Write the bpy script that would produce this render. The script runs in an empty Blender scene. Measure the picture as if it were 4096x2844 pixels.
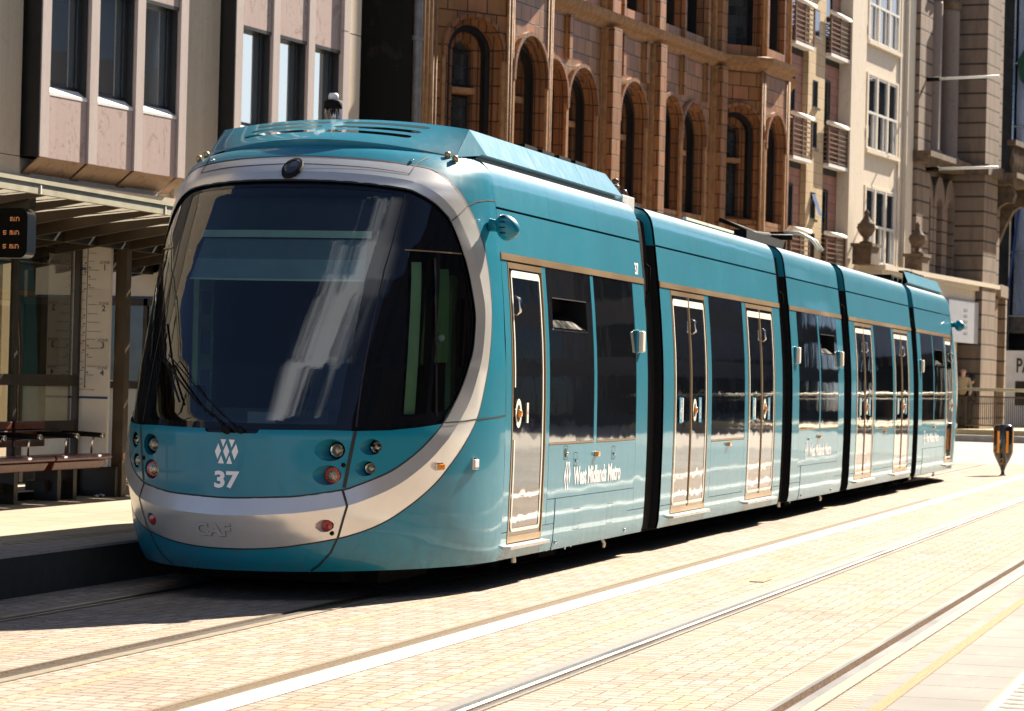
import bpy, bmesh, math, random
from mathutils import Vector, Matrix
random.seed(7)
scene = bpy.context.scene
COL = scene.collection
R = math.radians

# ------------------------------------------------------------------ mesh builder
class MB:
    def __init__(self):
        self.V = []; self.F = []; self.M = []; self.S = []; self.T = None
    def v(self, p):
        if self.T: p = self.T(*p)
        self.V.append((float(p[0]), float(p[1]), float(p[2]))); return len(self.V) - 1
    def f(self, idx, m=0, s=False):
        self.F.append(tuple(idx)); self.M.append(m); self.S.append(s)
    def poly(self, pts, m=0, s=False):
        self.f([self.v(p) for p in pts], m, s)
    def box(self, x0, x1, y0, y1, z0, z1, m=0, skip=()):
        a = [self.v((x, y, z)) for x in (x0, x1) for y in (y0, y1) for z in (z0, z1)]
        fs = {'x0': (0, 1, 3, 2), 'x1': (4, 6, 7, 5), 'y0': (0, 4, 5, 1), 'y1': (2, 3, 7, 6), 'z0': (0, 2, 6, 4), 'z1': (1, 5, 7, 3)}
        for k, q in fs.items():
            if k not in skip: self.f([a[i] for i in q], m)
    def bar(self, p0, p1, w, h, m=0):
        p0 = Vector(p0); p1 = Vector(p1); d = (p1 - p0).normalized()
        up = Vector((0, 0, 1)) if abs(d.z) < .95 else Vector((0, 1, 0))
        a = d.cross(up).normalized() * w / 2; b = a.cross(d).normalized() * h / 2
        q = [self.v(p) for p in (p0 - a - b, p0 + a - b, p0 + a + b, p0 - a + b, p1 - a - b, p1 + a - b, p1 + a + b, p1 - a + b)]
        for c in ((0, 1, 2, 3), (7, 6, 5, 4), (0, 4, 5, 1), (1, 5, 6, 2), (2, 6, 7, 3), (3, 7, 4, 0)): self.f([q[i] for i in c], m)
    def tube(self, pts, r, n=8, m=0, caps=True):
        pts = [Vector(p) for p in pts]; rings = []; rs = r if isinstance(r, (list, tuple)) else [r] * len(pts)
        ref = None
        for i, p in enumerate(pts):
            d = (pts[min(i + 1, len(pts) - 1)] - pts[max(i - 1, 0)]).normalized()
            if ref is None: ref = d.orthogonal().normalized()
            a = (ref - d * ref.dot(d)).normalized(); ref = a; b = d.cross(a)
            rings.append([self.v(p + (a * math.cos(t) + b * math.sin(t)) * rs[i]) for t in [2 * math.pi * k / n for k in range(n)]])
        for i in range(len(rings) - 1):
            for k in range(n): self.f((rings[i][k], rings[i][(k + 1) % n], rings[i + 1][(k + 1) % n], rings[i + 1][k]), m, True)
        if caps: self.f(rings[0][::-1], m); self.f(rings[-1], m)
    def lathe(self, c, prof, n=16, m=0, axis=(0, 0, 1), smooth=True, mats=None):
        c = Vector(c); ax = Vector(axis).normalized(); a = ax.orthogonal().normalized(); b = ax.cross(a); rings = []
        for r, h in prof:
            rings.append([self.v(c + ax * h + (a * math.cos(t) + b * math.sin(t)) * max(r, 1e-4)) for t in [2 * math.pi * k / n for k in range(n)]])
        for i in range(len(rings) - 1):
            for k in range(n): self.f((rings[i][k], rings[i][(k + 1) % n], rings[i + 1][(k + 1) % n], rings[i + 1][k]), mats[i] if mats else m, smooth)
        if prof[0][0] > 1e-3: self.f(rings[0][::-1], mats[0] if mats else m)
        if prof[-1][0] > 1e-3: self.f(rings[-1], mats[-1] if mats else m)
    def build(self, name, mats, parent=None, org=(0, 0, 0), recalc=True, merge=False, bevel=0, sharp=None):
        me = bpy.data.meshes.new(name); o3 = Vector(org)
        me.from_pydata(self.V, [], self.F)
        for i, p in enumerate(me.polygons): p.material_index = self.M[i]; p.use_smooth = self.S[i]
        if not isinstance(mats, (list, tuple)): mats = [mats]
        for m in mats: me.materials.append(m)
        if recalc or merge:
            bm = bmesh.new(); bm.from_mesh(me)
            if merge: bmesh.ops.remove_doubles(bm, verts=bm.verts, dist=1e-4)
            if recalc: bmesh.ops.recalc_face_normals(bm, faces=bm.faces)
            bm.to_mesh(me); bm.free()
        # uv in metres, wall faces laid out along their own horizontal
        uv = me.uv_layers.new(name='UVMap').data
        for p in me.polygons:
            n = p.normal
            if abs(n.z) > .8:
                for li in p.loop_indices:
                    c = me.vertices[me.loops[li].vertex_index].co; uv[li].uv = (c.x, c.y)
            else:
                l = math.hypot(n.x, n.y); tx, ty = -n.y / l, n.x / l
                if ty < 0: tx, ty = -tx, -ty
                for li in p.loop_indices:
                    c = me.vertices[me.loops[li].vertex_index].co; uv[li].uv = (c.x * tx + c.y * ty, c.z)
        me.transform(Matrix.Translation(-o3))
        if sharp: me.set_sharp_from_angle(angle=R(sharp))
        me.update()
        o = bpy.data.objects.new(name, me); COL.objects.link(o)
        if parent: o.parent = parent
        else: o.location = o3
        if bevel:
            b = o.modifiers.new('bevel', 'BEVEL'); b.width = bevel; b.segments = 2; b.limit_method = 'ANGLE'; b.angle_limit = R(40)
        return o

def tag(o, label, cat, group=None):
    o['label'] = label; o['category'] = cat
    if group: o['group'] = group
    return o
def thing(name, loc, label, cat, group=None):
    o = bpy.data.objects.new(name, None); COL.objects.link(o); o.location = loc; o.empty_display_size = .3
    return tag(o, label, cat, group)
def struct(o, kind='structure'):
    o['kind'] = kind; return o

def text_polys(s, size=1.0, bold=0.0, align='CENTER'):
    cu = bpy.data.curves.new('txt', 'FONT'); cu.body = s; cu.size = size; cu.align_x = align; cu.align_y = 'CENTER'; cu.offset = bold; cu.resolution_u = 3
    ob = bpy.data.objects.new('txt', cu); COL.objects.link(ob)
    dg = bpy.context.evaluated_depsgraph_get(); dg.update(); ev = ob.evaluated_get(dg); me = ev.to_mesh()
    vs = [(v.co.x, v.co.y) for v in me.vertices]; fs = [tuple(p.vertices) for p in me.polygons]
    ev.to_mesh_clear(); bpy.data.objects.remove(ob); bpy.data.curves.remove(cu)
    return vs, fs
def put_text(mb, s, fn, size, m=0, bold=0.0, align='CENTER', sx=1.0):
    vs, fs = text_polys(s, size, bold, align)
    ids = [mb.v(fn(x * sx, y)) for x, y in vs]
    for f in fs: mb.f([ids[i] for i in f], m)

# ------------------------------------------------------------------ materials
class N:
    """small node-graph helper"""
    def __init__(self, name):
        self.m = bpy.data.materials.new(name); self.m.use_nodes = True; self.t = self.m.node_tree; self.t.nodes.clear()
        self.out = self.n('ShaderNodeOutputMaterial')
    def n(self, typ, **kw):
        nd = self.t.nodes.new(typ)
        for k, v in kw.items():
            if k.startswith('i_'): 
                key = k[2:].replace('_', ' ')
                self.set(nd, key, v)
            else: setattr(nd, k, v)
        return nd
    def set(self, nd, key, v):
        s = nd.inputs[int(key)] if key.isdigit() else nd.inputs[key]
        if isinstance(v, bpy.types.NodeSocket): self.t.links.new(v, s)
        elif hasattr(s.default_value, '__len__') and not hasattr(v, '__len__'): s.default_value = [v] * len(s.default_value)
        elif hasattr(v, '__len__') and len(v) == 3 and len(s.default_value) == 4: s.default_value = (*v, 1)
        else: s.default_value = v
    def math(self, op, a, b=None, c=None):
        nd = self.n('ShaderNodeMath', operation=op)
        for i, x in enumerate((a, b, c)):
            if x is not None: self.set(nd, str(i), x)
        return nd.outputs[0]
    def mix(self, f, a, b, bt='MIX'):
        nd = self.n('ShaderNodeMix', data_type='RGBA', blend_type=bt)
        for i, x in ((0, f), (6, a), (7, b)): self.set(nd, str(i), x)
        return nd.outputs[2]
    def noise(self, vec, scale, detail=3, rough=.6, out='Fac', dist=0):
        nd = self.n('ShaderNodeTexNoise', i_Scale=scale, i_Detail=detail, i_Roughness=rough, i_Distortion=dist)
        if vec is not None: self.set(nd, 'Vector', vec)
        return nd.outputs[out]
    def ramp(self, f, stops):
        nd = self.n('ShaderNodeValToRGB'); cr = nd.color_ramp
        while len(cr.elements) < len(stops): cr.elements.new(.5)
        for e, (p, c) in zip(cr.elements, stops): e.position = p; e.color = (*c, 1) if len(c) == 3 else c
        self.set(nd, 'Fac', f); return nd.outputs[0]
    def mapr(self, f, a, b, c, d):
        nd = self.n('ShaderNodeMapRange'); 
        for i, x in enumerate((f, a, b, c, d)): self.set(nd, str(i), x)
        return nd.outputs[0]
    def bump(self, h, strength, dist, normal=None):
        nd = self.n('ShaderNodeBump', i_Strength=strength, i_Distance=dist, i_Height=h)
        if normal is not None: self.set(nd, 'Normal', normal)
        return nd.outputs[0]
    def scale(self, vec, s):
        nd = self.n('ShaderNodeMapping'); self.set(nd, 'Vector', vec); nd.inputs['Scale'].default_value = s; return nd.outputs[0]
    @property
    def obj(self): return self.n('ShaderNodeTexCoord').outputs['Object']
    @property
    def uv(self): return self.n('ShaderNodeTexCoord').outputs['UV']
    @property
    def geo(self): return self.n('ShaderNodeNewGeometry').outputs['Position']
    def bsdf(self, color, rough=.5, **kw):
        b = self.n('ShaderNodeBsdfPrincipled'); self.set(b, 'Base Color', color); self.set(b, 'Roughness', rough)
        for k, v in kw.items(): self.set(b, k.replace('_', ' '), v)
        self.t.links.new(b.outputs[0], self.out.inputs[0]); self.b = b; return b

def mat(name, c, rough=.5, metal=0, var=.12, vs=3.0, bump=0, bs=60, coat=0, spec=.5, emis=None, es=0):
    g = N(name); p = g.geo
    f = g.noise(p, vs, 4); col = g.mix(g.mapr(f, .3, .7, 0, 1), tuple(x * (1 - var) for x in c), tuple(min(1, x * (1 + var)) for x in c))
    rr = g.mapr(g.noise(p, vs * 2.7, 3), .3, .7, max(0, rough - .06), min(1, rough + .06))
    b = g.bsdf(col, rr, Metallic=metal, Specular_IOR_Level=spec)
    if coat: g.set(b, 'Coat Weight', coat); g.set(b, 'Coat Roughness', .04)
    if bump: g.set(b, 'Normal', g.bump(g.noise(p, bs, 3), bump, .01))
    if emis: g.set(b, 'Emission Color', emis); g.set(b, 'Emission Strength', es)
    return g.m
def flat(name, c, rough=.6, metal=0, **k): return mat(name, c, rough, metal, var=.06, **k)

def brick_mat(name, c1, c2, cm, bw, bh, mortar=.008, rough=.75, off=.5, coord='uv', bump=.4, dirt=.25, hue=None, gloss=0, vary=.5):
    g = N(name); uv = g.uv if coord == 'uv' else g.obj
    br = g.n('ShaderNodeTexBrick', offset=off, squash=1.0); g.set(br, 'Vector', uv)
    for k, v in (('Scale', 1.0), ('Mortar Size', mortar), ('Mortar Smooth', .2), ('Bias', 0.0), ('Brick Width', bw), ('Row Height', bh), ('Color1', (0, 0, 0)), ('Color2', (1, 1, 1)), ('Mortar', (.5, .5, .5))): g.set(br, k, v)
    cell = br.outputs['Color']; mo = br.outputs['Fac']
    t = g.n('ShaderNodeSeparateColor'); g.set(t, 'Color', cell)
    n1 = g.noise(g.geo, 1.3, 4); n2 = g.noise(g.geo, 14, 5, .7)
    f = g.math('ADD', g.math('MULTIPLY', t.outputs[0], vary), g.math('MULTIPLY', n2, 1 - vary))
    col = g.mix(f, c1, c2)
    if hue: col = g.mix(g.math('GREATER_THAN', t.outputs[0], .8), col, hue)
    st = g.mapr(g.noise(g.scale(g.geo, (2.5, 2.5, .5)), 1.2, 4), .45, .8, 0, dirt)
    col = g.mix(st, col, tuple(x * .3 for x in c1))
    col = g.mix(mo, col, cm)
    b = g.bsdf(col, rough)
    h = g.math('SUBTRACT', g.math('MULTIPLY', n2, .25), mo)
    g.set(b, 'Normal', g.bump(h, bump, .012))
    if gloss: g.set(b, 'Coat Weight', gloss); g.set(b, 'Coat Roughness', .25)
    return g.m

def paint_mat(name, c, wav=.0, metal=0, rough=.3, coat=.45, dirt=.12, tint=(.09, .08, .06)):
    g = N(name); p = g.geo
    n1 = g.noise(p, 1.1, 5, .65); n2 = g.noise(p, 9, 5, .7); streak = g.noise(g.scale(p, (3, 3, .35)), 3.5, 4, .6)
    col = g.mix(g.mapr(n1, .3, .7, 0, 1), tuple(x * .92 for x in c), tuple(x * 1.07 for x in c))
    low = g.mapr(g.n('ShaderNodeSeparateXYZ', i_Vector=p).outputs[2], 1.0, .2, 0, 1)
    d = g.math('MULTIPLY', g.mapr(g.math('MULTIPLY', n2, streak), .2, .45, 0, 1), g.math('ADD', .35, g.math('MULTIPLY', low, .9)))
    col = g.mix(g.math('MULTIPLY', d, dirt), col, tint)
    b = g.bsdf(col, g.math('ADD', rough, g.math('MULTIPLY', d, dirt)), Metallic=metal, Specular_IOR_Level=.3)
    g.set(b, 'Coat Weight', coat); g.set(b, 'Coat Roughness', g.math('ADD', .04, g.math('MULTIPLY', d, dirt * .5)))
    if wav:
        w = g.noise(g.scale(p, (.6, .6, 1.0)), 2.2, 1.5, .4)
        nb = g.bump(w, wav, .02); g.set(b, 'Coat Normal', nb); g.set(b, 'Normal', nb)
    return g.m

def side_glass(name, wav=.35, base=(.004, .005, .007)):
    g = N(name); p = g.geo
    b = g.bsdf(base, .03, Specular_IOR_Level=.9, Coat_Weight=.7)
    w = g.noise(g.scale(p, (.9, .9, .8)), 2.6, 2, .4)
    g.set(b, 'Normal', g.bump(w, wav, .02)); return g.m

def clear_glass(name, tint=(.35, .45, .42), ior=1.5):
    g = N(name)
    tr = g.n('ShaderNodeBsdfTransparent'); g.set(tr, 'Color', tint)
    gl = g.n('ShaderNodeBsdfGlossy'); g.set(gl, 'Color', (1, 1, 1)); g.set(gl, 'Roughness', .015)
    w = g.noise(g.geo, 1.1, 2, .4); nb = g.bump(w, .05, .02); g.set(gl, 'Normal', nb)
    fr = g.n('ShaderNodeFresnel', i_IOR=ior)
    f = g.math('ADD', .045, g.math('MULTIPLY', fr.outputs[0], 1.35))
    mx = g.n('ShaderNodeMixShader'); g.set(mx, '0', f); g.set(mx, '1', tr.outputs[0]); g.set(mx, '2', gl.outputs[0])
    g.t.links.new(mx.outputs[0], g.out.inputs[0]); return g.m

TEAL = (.002, .185, .27)
M = {}
M['teal'] = paint_mat('teal_paint', TEAL, wav=.12, rough=.4, coat=.6)
M['teal_front'] = paint_mat('teal_front_paint', TEAL, wav=.03, rough=.34, dirt=.22, coat=.35)
M['silver'] = paint_mat('silver_paint', (.74, .72, .68), metal=.55, rough=.24, coat=.15, dirt=.0, wav=.0)
M['bronze'] = mat('bronze_trim', (.40, .27, .14), .35, .6, vs=.4, var=.05)
M['black'] = mat('black_rubber', (.007, .007, .008), .7, vs=5, spec=.15)
M['bellows'] = mat('bellows_rubber', (.009, .009, .009), .8, bump=.3, spec=.15)
M['under'] = mat('underframe', (.008, .007, .006), .95, bump=.3, spec=.1)
M['gblack'] = mat('black_glazing', (.006, .007, .010), .04, vs=2, spec=.6)
M['sglass'] = side_glass('tram_side_glass', .16)
M['dglass'] = side_glass('tram_door_glass', .35)
M['wscreen'] = clear_glass('windscreen_glass', (.62, .72, .70), 1.5)
M['cream'] = flat('cream_marking', (.78, .74, .62), .5)
M['white'] = flat('white_lettering', (.85, .85, .85), .5)
M['seam'] = flat('seam_rubber', (.01, .012, .014), .6)
M['roofgrey'] = mat('roof_grey', (.22, .23, .24), .7, bump=.2)
M['chrome'] = mat('chrome', (.7, .68, .64), .12, 1)
M['steel'] = mat('brushed_steel', (.45, .44, .42), .3, 1)
M['lens'] = mat('lamp_lens', (.30, .25, .17), .15, .5, var=.5, vs=60, coat=1)
M['redlens'] = mat('red_lens', (.45, .015, .012), .2, 0, var=.4, vs=80, coat=1)
M['amber'] = mat('amber_lens', (.85, .30, .03), .2, 0, coat=1)
M['darklens'] = mat('dark_lens', (.03, .035, .04), .25, coat=.3)
M['bluesign'] = flat('blue_sign', (.05, .27, .42), .4)
M['cabgrey'] = mat('cab_grey', (.20, .23, .24), .7)
M['cabdark'] = mat('cab_dark', (.03, .035, .04), .7)
M['cabgreen'] = mat('cab_green', (.40, .58, .30), .6)
M['blind'] = mat('blind_fabric', (.34, .46, .48), .8)
M['blind2'] = mat('blind_shelf', (.70, .85, .62), .6)
M['seatc'] = mat('seat_fabric', (.05, .06, .09), .9)
# ------------------------------------------------------------------ tram
PZ = [.22, .3, .5, .87, 1.1, 1.46, 1.7, 1.92, 2.22, 2.58, 2.95, 3.1, 3.17, 3.22, 3.26, 3.30, 3.325, 3.34]
PX = [1.335, 1.352, 1.363, 1.372, 1.375, 1.373, 1.368, 1.358, 1.335, 1.30, 1.254, 1.232, 1.218, 1.199, 1.173, 1.13, 1.08, 1.0]
def lerp(x, xs, ys):
    if x <= xs[0]: return ys[0]
    for i in range(1, len(xs)):
        if x <= xs[i]: return ys[i - 1] + (ys[i] - ys[i - 1]) * (x - xs[i - 1]) / (xs[i] - xs[i - 1])
    return ys[-1]
def prof(z): return lerp(z, PZ, PX)
def skin(sd, y, z, off=0.0):
    x = prof(z); dx = prof(z + .02) - prof(z - .02); n = Vector((.04, -dx)).normalized()
    return (sd * (x + n[0] * off), y, z + n[1] * off)
TO = (0, 19.5, 0)
tram = thing('tram', TO, 'long teal and silver articulated tram numbered 37 standing beside the stop platform', 'tram')

def zsub(z0, z1):
    return [z0] + [z for z in PZ if z0 + .015 < z < z1 - .015] + [z1]
def panel(mb, sd, y0, y1, z0, z1, off=0.0, m=0, depth=.02, ny=1, nz=0):
    zs = zsub(z0, z1)
    if nz:
        zs = [z0 + (z1 - z0) * k / nz for k in range(nz + 1)]
    ys = [y0 + (y1 - y0) * k / ny for k in range(ny + 1)]
    g = [[mb.v(skin(sd, y, z, off)) for y in ys] for z in zs]
    for i in range(len(zs) - 1):
        for k in range(ny): mb.f((g[i][k], g[i][k + 1], g[i + 1][k + 1], g[i + 1][k]), m, True)
    if depth:
        b = [[mb.v(skin(sd, y, z, off - depth)) for y in (y0, y1)] for z in zs]
        e = [[mb.v(skin(sd, y, z, off)) for y in (y0, y1)] for z in zs]
        for i in range(len(zs) - 1):
            mb.f((e[i][0], e[i + 1][0], b[i + 1][0], b[i][0]), m); mb.f((e[i][1], b[i][1], b[i + 1][1], e[i + 1][1]), m)
        for i in (0, -1): mb.f((e[i][0], e[i][1], b[i][1], b[i][0]), m)
def shape(mb, sd, pts, off, m=0):
    mb.f([mb.v(skin(sd, y, z, off)) for y, z in pts], m)
def band(mb, sd, outer, inner, off, m):
    n = len(outer); a = [mb.v(skin(sd, y, z, off)) for y, z in outer]; b = [mb.v(skin(sd, y, z, off)) for y, z in inner]
    for i in range(n): mb.f((a[i], a[(i + 1) % n], b[(i + 1) % n], b[i]), m)
def rrect(y0, y1, z0, z1, r, n=4):
    o = []
    for cy, cz, a0 in ((y1 - r, z1 - r, 0), (y0 + r, z1 - r, 90), (y0 + r, z0 + r, 180), (y1 - r, z0 + r, 270)):
        for k in range(n + 1):
            a = R(a0 + 90 * k / n); o.append((cy + r * math.cos(a), cz + r * math.sin(a)))
    return o
def ell(cy, cz, ry, rz, n=20): return [(cy + ry * math.cos(2 * math.pi * k / n), cz + rz * math.sin(2 * math.pi * k / n)) for k in range(n)]

def resub(z0, z1, y0, y1, n):  # vertical edge resampled so long bands follow the curved side
    return [(y0 + (y1 - y0) * k / n, z0 + (z1 - z0) * k / n) for k in range(n)]
def frame_line(mb, sd, y0, y1, z0, z1, t, ttop, off, m, gap=None):
    # vertical runs subdivided along the barrel profile
    for (a, b) in ((y0, y0 + t), (y1 - t, y1)):
        if a is None: continue
        segs = [(z0 + .05, z1 - .05)]
        if gap and a == y0: segs = [(z0 + .05, gap[0]), (gap[1], z1 - .05)]
        for s0, s1 in segs: panel(mb, sd, a, b, s0, s1, off, m, 0)
    r = .05
    def corner(cy, cz, a0, tt):
        n = 5
        for k in range(n):
            q = []
            for a, rr in ((a0 + 90 * k / n, 0), (a0 + 90 * (k + 1) / n, 0)):
                q.append((a, rr))
            a1, a2 = R(q[0][0]), R(q[1][0])
            o1 = (cy + r * math.cos(a1), cz + r * math.sin(a1)); o2 = (cy + r * math.cos(a2), cz + r * math.sin(a2))
            iy, iz = r - t, r - tt
            i1 = (cy + iy * math.cos(a1), cz + iz * math.sin(a1)); i2 = (cy + iy * math.cos(a2), cz + iz * math.sin(a2))
            shape(mb, sd, [o1, o2, i2, i1], off, m)
    corner(y1 - r, z1 - r, 0, ttop); corner(y0 + r, z1 - r, 90, ttop); corner(y0 + r, z0 + r, 180, t); corner(y1 - r, z0 + r, 270, t)
    shape(mb, sd, [(y0 + r, z1), (y1 - r, z1), (y1 - r, z1 - ttop), (y0 + r, z1 - ttop)], off, m)
    shape(mb, sd, [(y0 + r, z0), (y1 - r, z0), (y1 - r, z0 + t), (y0 + r, z0 + t)], off, m)

def door(parent, sd, y0, y1, double, flip=False):
    """leaf glass, bronze surround, cream line, button ring, handle"""
    mb = MB(); z0, z1 = .345, 2.535
    fr = .022
    for a, b in ((y0, y0 + fr), (y1 - fr, y1)): panel(mb, sd, a, b, z0, z1, .004, 1, .03)
    panel(mb, sd, y0 + fr, y1 - fr, z1 - .045, z1, .003, 1, .03)
    panel(mb, sd, y0 + fr, y1 - fr, z0, z0 + .05, .003, 1, .03)
    ym = (y0 + y1) / 2
    leaves = [(y0 + fr, ym - .012), (ym + .012, y1 - fr)] if double else [(y0 + fr, y1 - fr)]
    for a, b in leaves: panel(mb, sd, a + .002, b - .002, z0 + .052, z1 - .047, -.004, 0, .01, ny=3, nz=16)
    if double: panel(mb, sd, ym - .012, ym + .012, z0 + .052, z1 - .047, .003, 1, .02)
    if double:
        frame_line(mb, sd, y0 + .065, y1 - .065, .42, 2.455, .028, .065, .0015, 2)
        panel(mb, sd, ym - .013, ym + .013, z0 + .052, z1 - .047, .006, 1, .02)
    else:
        frame_line(mb, sd, y0 + .075, y1 - .075, .43, 2.475, .026, .055, .0015, 2, gap=(1.15, 1.56) if not flip else None)
    cy = ym + .155 if double else (y0 + .18 if not flip else y1 - .18)
    if flip and double: cy = ym - .155
    rr = (.085, .115)
    band(mb, sd, ell(cy, 1.357, *rr), ell(cy, 1.357, .052, .07), .004, 2)
    shape(mb, sd, ell(cy, 1.357, .052, .07), .003, 4)
    c = Vector(skin(sd, cy, 1.357, .0)); mb.lathe(c, [(.034, 0), (.034, .022), (.026, .03), (0.0, .03)], 14, 3, (sd, 0, 0))
    # pull handle high on the leaf
    c = skin(sd, cy - .02 if not double else cy - .05, 2.2, .006); 
    mb.tube([skin(sd, c[1], 2.27, .0), skin(sd, c[1], 2.25, .035), skin(sd, c[1], 2.15, .035), skin(sd, c[1], 2.13, .0)], .012, 8, 5)
    if double:
        for q in (y0 + .30, ym + .41):
            if flip: q = y0 + y1 - q
            shape(mb, sd, [(q - .065, 1.23), (q + .065, 1.23), (q + .065, 1.485), (q - .065, 1.485)], .004, 6)
            # wheelchair symbol
            band(mb, sd, ell(q - .01, 1.32, .038, .05, 14), ell(q - .01, 1.32, .026, .038, 14), .0055, 2)
            shape(mb, sd, [(q - .012, 1.33), (q + .004, 1.33), (q + .004, 1.42), (q - .012, 1.42)], .0055, 2)
            shape(mb, sd, ell(q - .004, 1.44, .013, .016, 10), .0055, 2)
            shape(mb, sd, [(q, 1.37), (q + .035, 1.37), (q + .035, 1.382), (q, 1.382)], .0055, 2)
        q = y0 + .39 if not flip else y1 - .39
        shape(mb, sd, [(q - .02, 1.24), (q + .02, 1.24), (q + .02, 1.48), (q - .02, 1.48)], .004, 2)
    else:
        q = cy + .26 if not flip else cy - .26
        shape(mb, sd, [(q - .025, 1.28), (q + .025, 1.28), (q + .025, 1.44), (q - .025, 1.44)], .004, 2)
        shape(mb, sd, [(q - .014, 1.35), (q + .014, 1.35), (q, 1.39)], .0055, 3)
    mb.build('door', [M['dglass'], M['bronze'], M['cream'], M['amber'], M['black'], M['chrome'], M['bluesign']], parent, TO, recalc=False)
    st = MB()
    st.T = None
    a, b = y0 - .10, y1 + .14
    if flip: a, b = y0 - .14, y1 + .10
    x = 1.345
    vs = [(x, a), (x + .06, a + .05), (x + .06, b - .03), (x, b)]
    st.f([st.v((sd * p[0], p[1], .325)) for p in vs], 0); st.f([st.v((sd * p[0], p[1], .300)) for p in vs], 0)
    for i in range(4):
        p, q = vs[i], vs[(i + 1) % 4]
        st.poly([(sd * p[0], p[1], .30), (sd * q[0], q[1], .30), (sd * q[0], q[1], .325), (sd * p[0], p[1], .325)], 1)
    st.build('door_step', [M['cream'], M['steel']], parent, TO)

def window(parent, sd, y0, y1, z0, z1, hopper=None):
    mb = MB()
    if hopper:
        a, b = y0 + hopper[0], y0 + hopper[1]
        zs = [z0, 2.045, 2.30, z1]; ysx = [y0, a, b, y1]
        for i in range(3):
            for k in range(3):
                if i == 1 and k == 1: continue
                panel(mb, sd, ysx[k], ysx[k + 1], zs[i], zs[i + 1], -.002, 0, .0, ny=2, nz=5 if i == 0 else 2)
        # opened hopper pane tilting inwards, and its rails
        mb.poly([skin(sd, a + .01, 2.06, -.01), skin(sd, b - .01, 2.06, -.01), skin(sd, b - .01, 2.20, -.15), skin(sd, a + .01, 2.20, -.15)], 3)
        panel(mb, sd, a, b, 2.038, 2.05, .004, 2, .01); panel(mb, sd, a, b, 2.298, 2.306, .002, 4, .01)
        mb.poly([skin(sd, a - .02, 2.02, -.21), skin(sd, b + .02, 2.02, -.21), skin(sd, b + .02, 2.33, -.21), skin(sd, a - .02, 2.33, -.21)], 4); mb.poly([skin(sd, b, 2.04, -.005), skin(sd, b, 2.31, -.005), skin(sd, b, 2.31, -.21), skin(sd, b, 2.04, -.21)], 4)
        mb.poly([skin(sd, a, 2.045, -.005), skin(sd, b, 2.045, -.005), skin(sd, b, 2.045, -.21), skin(sd, a, 2.045, -.21)], 4)
    else:
        panel(mb, sd, y0, y1, z0, z1, -.002, 0, .0, ny=4, nz=12)
    panel(mb, sd, y0, y1, z0 - .018, z0 - .002, .002, 1, .02)
    mb.build('window', [M['sglass'], M['bronze'], M['chrome'], M['chrome'], M['black']], parent, TO, recalc=False)

def lamp_box(parent, sd, y, z, name='marker_lamp', mt='amber', w=.035, h=.022, d=.035):
    mb = MB(); x = prof(z)
    mb.box(sd * (x - .01), sd * (x + d), y - w, y + w, z - h, z + h, 0)
    mb.build(name, M[mt], parent, TO, bevel=.008)
def camera_box(parent, sd, y, z=2.0):
    mb = MB(); x = prof(z)
    mb.box(sd * (x - .01), sd * (x + .02), y - .10, y - .05, z - .11, z + .11, 0)
    mb.box(sd * (x - .01), sd * (x + .055), y - .055, y + .055, z - .10, z + .10, 1)
    mb.build('side_camera', [M['teal'], M['cream']], parent, TO, bevel=.014)

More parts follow.
